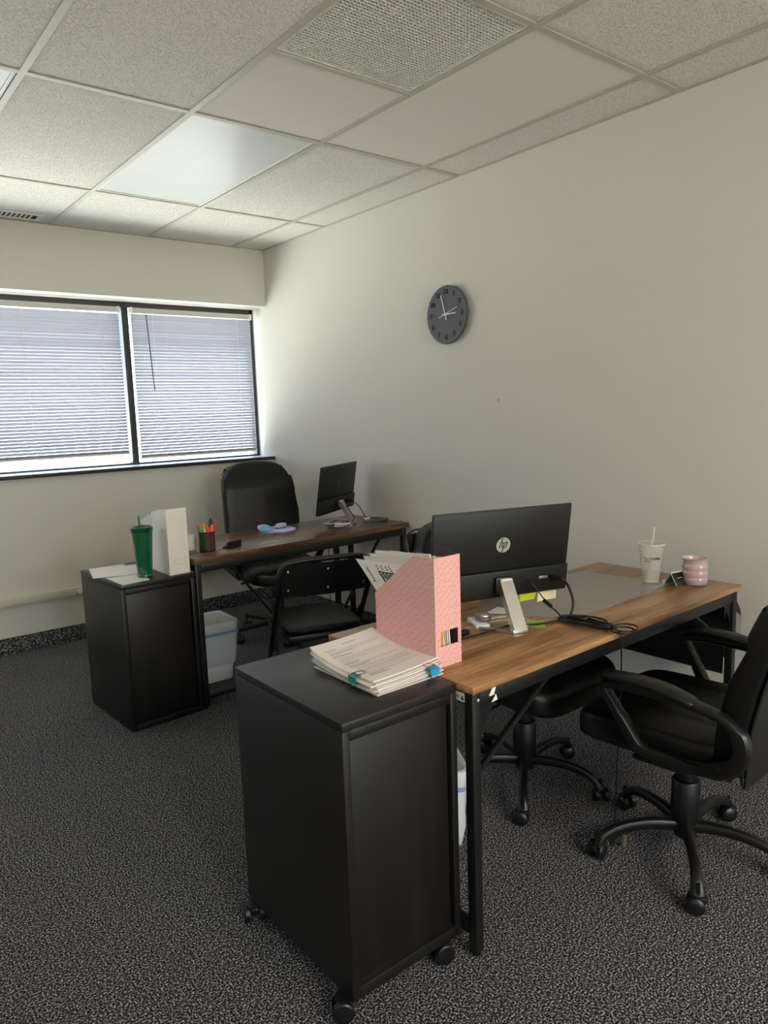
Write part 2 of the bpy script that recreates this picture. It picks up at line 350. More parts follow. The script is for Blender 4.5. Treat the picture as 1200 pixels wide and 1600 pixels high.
# sill: pale metal top with a dark bronze nose
sill = MB().bb(XL, XW, YW-.012, YW+.21, 1.085, 1.098).build('trim_2', M['sill'], kind='structure', label='pale window sill with dark nosing')
MB().rbb(XL, XW-.001, YW-.022, YW-.010, 1.076, 1.099, .002).build('nosing', M['frame_dark'], sill)
# windows
YG = YW+.21
def window(n, x0, x1):
    f = MB(); z0, z1 = 1.098, 2.205
    f.bb(x0, x1, YG, YG+.06, z1-.036, z1).bb(x0, x1, YG, YG+.06, z0, z0+.012)
    f.bb(x0, x0+.022, YG, YG+.06, z0, z1).bb(x1-.022, x1, YG, YG+.06, z0, z1)
    o = f.build('window_%d' % n, M['frame_dark'], kind='structure', smooth=False)
    MB().bb(x0+.02, x1-.02, YG+.035, YG+.041, z0+.01, z1-.02).build('pane', M['glass'], o, smooth=False)
    return o
f = MB()
for x in (BW[0]+.02, (BW[0]+BW[1])/2, BW[1]-.02): f.bb(x-.02, x+.02, YB-.08, YB-.03, BW[2], BW[3])
f.bb(BW[0], BW[1], YB-.08, YB-.03, BW[2], BW[2]+.04).bb(BW[0], BW[1], YB-.08, YB-.03, BW[3]-.04, BW[3])
wb = f.build('window_4', M['frame_dark'], kind='structure', smooth=False)  # added window, never in view, lets in extra daylight as fill
MB().bb(BW[0]+.03, BW[1]-.03, YB-.058, YB-.052, BW[2]+.03, BW[3]-.03).build('pane', M['glass'], wb, smooth=False)
window(1, -1.42, -.1235); window(2, -.1235, XW-.004); window(3, -3.04, -1.42)
MB().rbb(-.146, -.101, YG-.012, YG+.01, 1.098, 2.20, .002).build('trim_3', M['frame_dark'], kind='structure', label='dark bronze mullion between the two windows')
# venetian blinds
def slat_mesh(L):
    b = MB(); vs = []; fs = []; a = R(47); n = 4; wd = .0258
    for k in (0, 1):
        for i in range(n+1):
            u = (i/n-.5)*wd; h = .0022*(1-(2*i/n-1)**2)-k*.0005
            y = u*cos(a)+h*sin(a); z = -u*sin(a)+h*cos(a)     # inner edge up, outer edge down
            for x in (-L/2, L/2): vs.append((x, y, z))
    g = lambda k, i, j: k*(n+1)*2+i*2+j
    for i in range(n): fs += [(g(0, i, 0), g(0, i, 1), g(0, i+1, 1), g(0, i+1, 0)), (g(1, i, 0), g(1, i+1, 0), g(1, i+1, 1), g(1, i, 1))]
    fs += [(g(0, 0, 0), g(1, 0, 0), g(1, 0, 1), g(0, 0, 1)), (g(0, n, 0), g(0, n, 1), g(1, n, 1), g(1, n, 0))]
    return b.add(vs, fs)
def blind(x0, x1, zb, label, cords, wand=None):
    t = thing('window_blind', label, 'blind', ((x0+x1)/2, YG-.030, zb), 0, 'white slatted blinds in the windows'); L = x1-x0
    top = 2.165-zb
    hr = MB().rbox((0, 0, top-.019), (L, .028, .036), .002).build('headrail', M['blind_white'], t)
    for sx_ in (-1, 1): MB().rbox((sx_*(L/2-.008), -.004, top-.020), (.02, .038, .042), .003).build('end_bracket', M['white_plastic'], hr)
    sm = slat_mesh(L-.01); o = None; z = .020; k = 0
    while z < top-.045:
        if o is None: o = sm.build('slat', M['slat'], t); q = o
        else: q = o.copy(); COL.objects.link(q)
        q.location = (0, 0, z); q.rotation_euler.x = R(random.uniform(-1.5, 1.5)); z += .0213
    MB().rbox((0, 0, .006), (L-.008, .022, .012), .003).build('bottom_rail', M['blind_white'], t)
    for cx in cords:
        c = MB()
        for yy in (-.0135, .0135): c.sweep([(cx-(x0+x1)/2, yy, .006), (cx-(x0+x1)/2, yy, top-.02)], .0011, 5)
        c.build('ladder_cord', M['white_plastic'], t)
    if wand is not None:
        wx = wand-(x0+x1)/2; MB().sweep([(wx, -.030, top-.045), (wx+.022, -.032, top-.56)], .0040, 8).build('tilt_wand', M['wand'], t)
        MB().sweep([(wx, -.014, top-.02), (wx, -.030, top-.03), (wx, -.030, top-.05)], .003, 6).build('wand_hook', M['white_plastic'], t)
    return t
blind(-1.395, -.170, 1.175, 'wide white slatted blind left of the dark mullion, raised a little above the sill', (-1.30, -.78, -.30))
blind(-.097, .822, 1.137, 'white slatted blind right of the dark mullion, with a grey tilt wand', (.055, .70), .005)
blind(-3.01, -1.45, 1.14, 'white slatted blind in the leftmost window', (-2.8, -2.2, -1.6))

# suspended ceiling: slab, tiles and tees
ceil = MB().bb(XL, XW, YB, YW+.1, 2.66, 2.72).build('ceiling', M['black_gap'], kind='structure', smooth=False)
T = .61; xs = [k*T for k in range(-6, 2)]+[XW]; ys = [k*1.22 for k in range(-6, 2)]+[YW]
tees = []
for x in xs[1:-1]: tees.append((x-.012, x+.012, YB, YW))
for y in ys[1:-1]: tees.append((XL, XW, y-.012, y+.012))
for i, (x0, x1, y0, y1) in enumerate(tees):
    dz = 0 if i < len(xs)-2 else .0006
    b = MB().bb(x0, x1, y0, y1, ZC-.0+dz, ZC+.004+dz); b.bb((x0+x1)/2-.002 if x1-x0 < .1 else x0, (x0+x1)/2+.002 if x1-x0 < .1 else x1, (y0+y1)/2-.002 if y1-y0 < .1 else y0, (y0+y1)/2+.002 if y1-y0 < .1 else y1, ZC+.004, ZC+.04)
    b.build('ceiling_tee', M['tee'], ceil, smooth=False)
MB().bb(-.61+.012, -.012, -.622, -.598, ZC+.0003, ZC+.0043).build('ceiling_tee', M['tee'], ceil, smooth=False)
wa = MB().bb(XW-.016, XW, YB, YW, ZC+.001, ZC+.004).bb(XL, XW, YW-.012, YW, ZC+.001, ZC+.004).bb(XL, XL+.016, YB, YW, ZC+.001, ZC+.004)
wa.build('wall_angle', M['tee'], ceil, smooth=False)
special = {(-.61, 0): 'light', (-1.83, 0): 'light', (-.61, -1.22): 'vent', (-.61, -3.66): 'light', (-1.83, -3.66): 'light', (-.61, -6.10): 'fill_lamp', (-1.83, -6.10): 'fill_lamp'}
def cell_key(x0, y0):
    for (a, b), v in special.items():
        if abs(a-x0) < .02 and abs(b-y0) < .02: return v
tilez = ZC+.0055
for i in range(len(xs)-1):
    for j in range(len(ys)-1):
        x0, x1, y0, y1 = xs[i]+.004, xs[i+1]-.004, ys[j]+.004, ys[j+1]-.004
        k = cell_key(xs[i], ys[j])
        if k in ('light', 'fill_lamp'): continue
        if k == 'vent': y0 = -.61+.004
        if abs(xs[i]+1.22) < .02 and abs(ys[j]-1.22) < .02:   # tile cut for the supply register
            pass
        b = MB().bb(x0, x1, y0, y1, tilez, tilez+.016)
        o = b.build('ceiling_tile', M['tile_smooth'] if (abs(xs[i]) < .02 and abs(ys[j]+1.22) < .02) or k == 'vent' else M['tile'], ceil, smooth=False); o.rotation_euler = (R(random.uniform(-.02, .02)), 0, 0)
# light fixtures (recessed troffers) 2 x 4 ft
def troffer(x0, y0, lit, label):
    x1, y1 = x0+.61, y0+1.22; cx, cy = (x0+x1)/2, (y0+y1)/2
    t = thing('ceiling_light', label, 'light', (cx, cy, ZC+.004), 0, 'recessed ceiling light panels')
    W, L = .61-.028, 1.22-.028
    MB().bb(-W/2, W/2, -L/2, L/2, .05, .055).bb(-W/2, -W/2+.004, -L/2, L/2, .001, .05).bb(W/2-.004, W/2, -L/2, L/2, .001, .05).bb(-W/2, W/2, -L/2, -L/2+.004, .001, .05).bb(-W/2, W/2, L/2-.004, L/2, .001, .05).build('housing', M['white_plastic'], t, smooth=False)
    f = MB(); e = .012
    for (a, b, c, d) in ((-W/2+.005, W/2-.005, -L/2+.005, -L/2+e), (-W/2+.005, W/2-.005, L/2-e, L/2-.005), (-W/2+.005, -W/2+e, -L/2+e, L/2-e), (W/2-e, W/2-.005, -L/2+e, L/2-e)): f.bb(a, b, c, d, .001, .012)
    f.build('door_frame', M['white_plastic'], t, smooth=False)
    MB().bb(-W/2+e, W/2-e, -L/2+e, L/2-e, .005, .009).build('diffuser', M['fill_lamp'] if lit else M['lens_off'], t, smooth=False)
    if not lit:
        for k in (-.15, .15): MB().sweep([(k, -L/2+.03, .03), (k, L/2-.03, .03)], .010, 10).build('tube', M['white_plastic'], t)
    return t
troffer(-.61, 0, False, 'unlit white ceiling light panel between the tiles, nearest the window corner')
troffer(-1.83, 0, False, 'unlit ceiling light panel whose corner shows at the left picture edge')
troffer(-.61, -3.66, False, 'unlit ceiling light panel behind the camera, right row')
troffer(-1.83, -3.66, False, 'unlit ceiling light panel behind the camera, left row')
troffer(-.61, -6.10, True, 'added lit fill panel in the ceiling, unseen near the back of the room, right row')  # this and the next panel are added out of view as warm fill
troffer(-1.83, -6.10, True, 'added lit fill panel in the ceiling, unseen near the back of the room, left row')
# egg crate return grille
gr = thing('return_grille', 'square white egg-crate air return grille in the ceiling', 'vent', (-.305, -.915, ZC+.004))
g = .61/2-.014; e = MB(); pit = .0145
k = -g
while k < g: e.bb(k-.0011, k+.0011, -g, g, .002, .014); e.bb(-g, g, k-.0011, k+.0011, .002, .014); k += pit
e.build('egg_crate_core', M['white_plastic'], gr, smooth=False, kind='stuff')
f = MB()
for (a, b, c, d) in ((-g, g, -g, -g+.008), (-g, g, g-.008, g), (-g, -g+.008, -g+.008, g-.008), (g-.008, g, -g+.008, g-.008)): f.bb(a, b, c, d, .0, .014)
f.build('grille_frame', M['white_plastic'], gr, smooth=False)
MB().bb(-g, g, -g, g, .05, .052).build('duct_back', M['black_gap'], gr, smooth=False)
# supply register near the window wall
sr = thing('supply_register', 'white slotted air supply register in the ceiling beside the window wall', 'vent', (-.995, 1.905, ZC+.0055))
f = MB(); W, H = .31, .075
for (a, b, c, d) in ((-W, W, -H, -H+.025), (-W, W, H-.025, H), (-W, -W+.03, -H+.025, H-.025), (W-.03, W, -H+.025, H-.025)): f.bb(a, b, c, d, -.006, -.001)
f.build('register_frame', M['white_plastic'], sr, smooth=False)
MB().bb(-W+.03, W-.03, -H+.025, H-.025, -.0018, -.0008).build('duct_back', M['black_gap'], sr, smooth=False)
o = None
for i in range(21):
    x = -W+.045+i*.0255
    if o is None: o = MB().add([(-.004, -.05, 0), (.004, -.05, -.006), (.004, .05, -.006), (-.004, .05, 0), (-.0052, -.05, .0), (.0028, -.05, -.006), (.0028, .05, -.006), (-.0052, .05, .0)], [(0, 1, 2, 3), (4, 7, 6, 5), (0, 4, 5, 1), (3, 2, 6, 7), (0, 3, 7, 4), (1, 5, 6, 2)]).build('louver', M['white_plastic'], sr, smooth=False); q = o
    else: q = o.copy(); COL.objects.link(q)
    q.location = (x, 0, -.0016)
MB().lathe([(.004, -.008), (.004, -.006)], 8, (W-.015, 0, 0)).build('screw', M['rivet'], sr)

# surface raceway with outlet on the window wall
rw = MB().rbb(XL+.01, XW-.01, YW-.022, YW-.0005, .300, .352, .004).bb(XL+.01, XW-.01, YW-.0225, YW-.02, .338, .340).build('trim_4', M['raceway'], kind='structure', label='cream surface cable raceway along the window wall')
t = thing('wall_outlet', 'cream double socket on the cable raceway left of the low black cabinet', 'outlet', (-.625, YW-.022, .326))
MB().rbb(-.038, .038, -.007, -.0005, -.024, .024, .002).build('cover_plate', M['raceway'], t)
for s_ in (-1, 1):
    rc = MB().lathe([(.0135, 0), (.0135, .0025)], 16, mtx=Matrix.Translation((s_*.018, -.007, 0)) @ Matrix.Rotation(R(90), 4, 'X')).build('receptacle', M['cardwhite'], t)
    MB().bb(s_*.018-.006, s_*.018-.004, -.0102, -.0096, -.004, .004).bb(s_*.018+.004, s_*.018+.006, -.0102, -.0096, -.004, .004).build('slots', M['ink'], rc)

# ------------------------------------------------------------------ wall clock
ck = thing('wall_clock', 'round dark grey wall clock with raised numerals and white hands', 'clock', (XW, .078, 1.915))
MX = Matrix(((0, 0, -1, 0), (-1, 0, 0, 0), (0, 1, 0, 0), (0, 0, 0, 1)))   # face-local x -> -y (right as seen), y -> z, z -> -x (out of the wall)
Rk = .153
MB().lathe([(Rk-.012, .006), (Rk-.004, .014), (Rk, .018), (Rk, .030), (Rk-.0025, .032), (.001, .032)], 64, mtx=MX).build('clock_body', M['clock_face'], ck)
for h in range(1, 13):
    a = pi/2-h*pi/6; vs, fs = text_geo(str(h), .036, .0022, .0006)
    mt = MX @ Matrix.Translation((cos(a)*.119, sin(a)*.119, .0335)); MB().add(vs, fs, mt).build('numeral', M['clock_num'], ck, smooth=False)
def hand(name, ang, L, tail, w0, zz, m=M['clock_hand']):
    a = R(90-ang); mt = MX @ Matrix.Translation((0, 0, zz)) @ Matrix.Rotation(a, 4, 'Z')
    MB().prism([(-tail, -w0/2), (L, -w0/2*.8), (L, w0/2*.8), (-tail, w0/2)], 0, .0012, axis=2, mtx=mt).build(name, m, ck, smooth=False)
hand('minute_hand', -16.5, .108, .030, .0052, .040); hand('hour_hand', 88.5, .078, .026, .0062, .037); hand('second_hand', 73, .098, .048, .0032, .043)
MB().lathe([(.006, .032), (.006, .0455), (.003, .047)], 14, mtx=MX).build('hand_pivot', M['clock_hand'], ck)
# two wall marks
tag(MB().lathe([(.0065, 0), (.0085, .0006), (.006, .001)], 14, mtx=Matrix.Translation((XW-.0002, -.262, 1.452)) @ Matrix.Rotation(R(-90), 4, 'Y')).build('wall_patch', mat('patch', '#b5a69c', .7)), 'small round patched mark on the wall below and right of the clock', 'mark')

# ------------------------------------------------------------------ desks
def desk(name, label, loc, rz, L, D, H, th, wood_m, braces, gusset=True):
    t = thing(name, label, 'desk', loc, rz); x, y = L/2, D/2; lt = .028
    MB().rbb(-x, x, -y, y, H-th, H, .0015).build('desktop', wood_m, t)
    for sx_ in (-1, 1):
        for sy_ in (-1, 1):
            lx = sx_*(x-(.004 if sx_ < 0 else .019)-lt/2); ly = sy_*(y-.006-lt/2)
            lg = MB().rbox((lx, ly, (H-th+.012)/2), (lt, lt, H-th-.014), .002).build('leg', M['black_metal'], t)
            MB().lathe([(.011, 0), (.013, .003), (.013, .012)], 12, (lx, ly, 0)).build('foot', M['black_plastic'], lg)
        lx = sx_*(x-(.004 if sx_ < 0 else .019)-lt/2)
        MB().rbb(lx-lt/2, lx+lt/2, -y+.036, y-.036, H-th-.034, H-th-.001, .002).build('end_rail', M['black_metal'], t)
        MB().rbb(lx-lt/2, lx+lt/2, -y+.036, y-.036, .055, .085, .002).build('end_bar', M['black_metal'], t)
    for sy_ in (-1, 1):
        ly = sy_*(y-.006-lt/2)
        MB().rbb(-x+.034, x-.034, ly-lt/2+.002, ly+lt/2-.008, H-th-.042, H-th-.001, .002).build('long_rail', M['black_metal'], t)
        for sx_ in (-1, 1) if gusset else ():
            gx = sx_*(x-.034); s_ = -sx_
            gp = MB().prism([(gx, H-th-.04), (gx+s_*.075, H-th-.04), (gx+s_*.05, H-th-.06), (gx, H-th-.14)], ly-.004, ly-.001, axis=1).build('gusset_plate', M['black_metal'], t, smooth=False)
            MB().lathe([(.005, 0), (.005, .004), (.003, .0055)], 10, mtx=Matrix.Translation((gx-s_*.012, sy_*(y-.006), H-th-.02)) @ Matrix.Rotation(R(90)*sy_*-1, 4, 'X')).build('bolt', M['rivet'], gp)
    for a, b in braces: MB().sweep([a, b], (.010, .006), 8, e=.6).build('brace', M['black_metal'], t)
    return t
NDX, NDY, NDL, NDD, NDH = -.0295, -1.308, 1.432, .610, .740
nd = desk('office_desk', 'light oak-topped desk with black metal frame, nearer of the two', (NDX, NDY, 0), R(.9), NDL, NDD, NDH, .019, M['oak'],
          [((-.40, -.285, NDH-.055), (-.69, -.285, .50)), ((.40, -.285, NDH-.055), (.69, -.285, .50)), ((-.40, .285, NDH-.055), (-.69, .285, .50)), ((.40, .285, NDH-.055), (.69, .285, .50))])
# black end panel and hanging mesh bag at the wall end of the near desk
xe = NDL/2-.004
ep = MB().rbb(xe-.040, xe-.036, -NDD/2+.04, NDD/2+.30, .400, .685, .001).build('end_panel', M['black_metal'], nd, label='black panel closing the wall end')
MB().rbb(xe-.045, xe-.0405, -NDD/2+.04, NDD/2+.30, .400, .412, .001).build('hem', M['black_metal'], ep)
def bag(u, v):
    y = -NDD/2+.045+u*.36; z = .655-v*.21-(.03*sin(pi*u))*(1-v)-.02*sin(u*7)*(1-v)
    return (xe+.002+.110*math.sin(pi*min(1, v*.75+.22))+.012*sin(u*23)*(1-v)*.6, y, z)
b = MB(); nu, nv = 24, 12; vs = [bag(i/nu, j/nv) for i in range(nu+1) for j in range(nv+1)]
b.add(vs, [(i*(nv+1)+j, (i+1)*(nv+1)+j, (i+1)*(nv+1)+j+1, i*(nv+1)+j+1) for i in range(nu) for j in range(nv)])
b.prism([(xe+.002, .655), (xe+.030, .645), (xe+.070, .615), (xe+.108, .590), (xe+.104, .48), (xe+.05, .445), (xe+.002, .445)], -NDD/2+.044, -NDD/2+.046, axis=1)
b.build('storage_bag', M['mesh_bag'], nd, label='grey mesh storage bag hung on the wall end')
# warning sticker and peeled white scraps on the left end
st = MB().bb(-NDL/2+.0002, -NDL/2+.0012+.002, -NDD/2+.11, -NDD/2+.205, NDH-.050, NDH-.024)
st = MB().bb(-NDL/2+.0028, -NDL/2+.0038, -.272, -.205, NDH-.048, NDH-.024).build('warning_label', M['white_plastic'], nd, label='white warning label')
vs, fs = text_geo('WARNING', .009, .0001); MB().add(vs, fs, Matrix.Translation((-NDL/2+.0026, -.232, NDH-.036)) @ Matrix(((0, 0, 1, 0), (-1, 0, 0, 0), (0, 1, 0, 0), (0, 0, 0, 1)))).build('lettering', M['ink'], st, smooth=False)
MB().prism([(-.266, NDH-.031), (-.260, NDH-.043), (-.272, NDH-.043)], -NDL/2+.0020, -NDL/2+.0026, axis=0).build('warning_triangle', M['ink'], st, smooth=False)
sc_ = MB()
sc_.prism([(-NDL/2+.062, NDH-.040), (-NDL/2+.074, NDH-.022), (-NDL/2+.088, NDH-.021), (-NDL/2+.080, NDH-.040)], -NDD/2+.0035, -NDD/2+.0055, axis=1)
sc_.prism([(-NDL/2+.072, NDH-.058), (-NDL/2+.088, NDH-.041), (-NDL/2+.093, NDH-.057)], -NDD/2+.0035, -NDD/2+.0055, axis=1)
sc_.build('sticker_scrap', M['white_plastic'], nd, smooth=False, label='torn white sticker remains')

FR = R(2.67); FDL, FDD, FDH = 1.398, .545, .750
def fd_pt(x, y): # front-left corner origin
    return (-.556+x*cos(FR)-y*sin(FR), .383+x*sin(FR)+y*cos(FR))
fc = fd_pt(FDL/2, FDD/2)
fd = desk('office_desk', 'dark walnut-topped desk with black metal frame, by the window', (fc[0], fc[1], 0), FR, FDL, FDD, FDH, .030, M['walnut'],
          [((-.49, -.24, FDH-.07), (-.02, -.235, .07)), ((.49, -.24, FDH-.07), (.02, -.235, .07))], gusset=False)
MB().rbb(-FDL/2+.035, FDL/2-.035, -FDD/2+.008, -FDD/2+.036, .045, .075, .002).build('floor_bar', M['black_metal'], fd)
MB().rbb(FDL/2-.17, FDL/2-.14, FDD/2-.036, FDD/2-.008, .0, FDH-.03, .002).build('support_post', M['black_metal'], fd)

# ------------------------------------------------------------------ cabinets
def cabinet(label, x0, x1, y0, y1, z0, z1, rz, casters):
    cx, cy = (x0+x1)/2, (y0+y1)/2; W, D = x1-x0, y1-y0
    t = thing('storage_cabinet', label, 'cabinet', (cx, cy, 0), rz); x, y = W/2, D/2; p = .020
    MB().rbb(-x, x, -y, y, z1-.020, z1, .0015).build('top_board', M['blackwood_top'], t)
    for s_ in (-1, 1): MB().rbb(s_*x-(p if s_ > 0 else 0), s_*x+(0 if s_ > 0 else p), -y, y, z0, z1-.0205, .0015).build('side_board', M['blackwood'], t)
    MB().rbb(-x+p+.0005, x-p-.0005, -y, y, z0, z0+.030, .0015).build('bottom_board', M['blackwood'], t)
    # recessed panel on the side seen, with frame rails
    MB().rbb(-x+p+.0005, x-p-.0075, -y+.009, -y+.018, z0+.0305, z1-.0455, .001).build('recessed_panel', M['blackwood'], t)
    MB().rbb(-x+p+.0005, x-p-.0005, -y, -y+.018, z1-.0450, z1-.0205, .001).build('top_rail', M['blackwood'], t)
    MB().rbb(x-p-.016, x-p-.0008, -y+.0005, -y+.0035, z0+.0308, z1-.0458, .001).build('stile', M['black_gap'], t) if False else None
    MB().rbb(-x+p+.0005, x-p-.0005, y-.014, y-.002, z0+.0305, z1-.0210, .001).build('back_panel', M['blackwood'], t)
    if casters:
        for ax, ay, ang in ((-x-.002, -y+.036, 58), (x-.050, -y+.018, 75), (-x-.002, y-.036, -25), (x-.035, y-.035, 0)):
            a = R(ang); cd = Matrix.Translation((ax, ay, 0)) @ Matrix.Rotation(a, 4, 'Z')
            k = MB()
            k.lathe([(.022, z0-.004), (.022, z0-.0005)], 16, mtx=cd)
            k.lathe([(.0, .056), (.026, .054), (.0265, .030), (.024, .028)], 20, mtx=cd @ Matrix.Translation((0, 0, 0)), cap=False) if False else None
            k.rbox((0, .0, .040), (.026, .042, .024), .006, 2, mtx=cd)
            co = k.build('caster', M['black_plastic'], t)
            for sd in (-1, 1):
                mt = cd @ Matrix.Translation((sd*.020, .004, .027)) @ Matrix.Rotation(R(90)*sd, 4, 'Y')
                MB().lathe([(.016, -.006), (.0265, -.006), (.027, -.004), (.027, .006), (.024, .009), (.010, .0105), (.001, .011)], 22, mtx=mt).build('wheel', M['black_plastic'], co)
    return t
cabinet('tall black-brown storage cabinet on casters in the foreground', -1.100, -.750, -1.575, -1.070, .056, .740, 0, True)
cabinet('black-brown storage cabinet standing at the left end of the walnut desk', -.927, -.571, .378, .882, .0, .685, R(2.67), False)

# ------------------------------------------------------------------ office chairs
def star_base(t, flat, rot, r=.285, wheel_r=.026):
    hub = MB().lathe([(.030, .060), (.036, .066), (.038, .085), (.036, .120), (.030, .126)], 24).build('hub', M['arm_plastic'], t)
    MB().lathe([(.042, .115), (.043, .12), (.043, .245), (.040, .25), (.030, .252), (.030, .33), (.026, .34), (.026, .40)], 28).build('gas_column', M['black_plastic'], t)
    for i in range(5):
        a = rot+i*2*pi/5; d = Vector((cos(a), sin(a), 0))
        if flat: pts = [d*.02+Vector((0, 0, .095)), d*.15+Vector((0, 0, .093)), d*r+Vector((0, 0, .090))]; rad = [(.021, .018), (.020, .016), (.017, .013)]; e = .35
        else:
            pts = smooth_path([d*.02+Vector((0, 0, .098)), d*.11+Vector((0, 0, .108)), d*.20+Vector((0, 0, .100)), d*(r-.025)+Vector((0, 0, .075)), d*(r-.004)+Vector((0, 0, .045))], 4)
            n = len(pts); rad = [(.022-.007*sin(pi*min(1, k/n*1.1)), .020-.008*k/n) for k in range(n)]; e = .8
        ar = MB().sweep(pts, rad, 12, e=e).build('base_arm', M['arm_plastic'], t)
        cp = d*r; ca = a+R(60+37*i); mt = Matrix.Translation((cp.x, cp.y, 0)) @ Matrix.Rotation(ca, 4, 'Z')
        k = MB(); k.lathe([(.006, .040), (.006, .085)], 10, mtx=mt)
        k.rbox((0, -.004, .040), (.020, .040, .022), .007, 2, mtx=mt)
        for sd in (-1, 1):
            mw = mt @ Matrix.Translation((sd*.019, .006, wheel_r)) @ Matrix.Rotation(R(90)*sd, 4, 'Y')
            k.lathe([(.012, -.009), (wheel_r-.001, -.009), (wheel_r, -.006), (wheel_r, .003), (wheel_r-.004, .007), (.012, .010), (.001, .011)], 20, mtx=mw)
        k.build('caster', M['black_plastic'], ar)
def seg_seat(W, D, H, zc, yc, seams, puff=.012):
    def fn(x, y, z):
        top = z > 0
        zz = z
        if top:
            g = sum(math.exp(-((x-s)/.010)**2) for s in seams)
            zz += puff*cos(pi*x/W)*cos(pi*y/D)-.010*g*min(1, z/(H*.3))
        yy = y
        zz -= .03*max(0, (y-D*.30)/(D*.2))**2     # waterfall front
        zz += .012*max(0, (-y-D*.25)/(D*.25))
        return (x, yy+yc, zz+zc)
    return MB().cushion((W, D, H), .42, .38, fn, 96, 36)
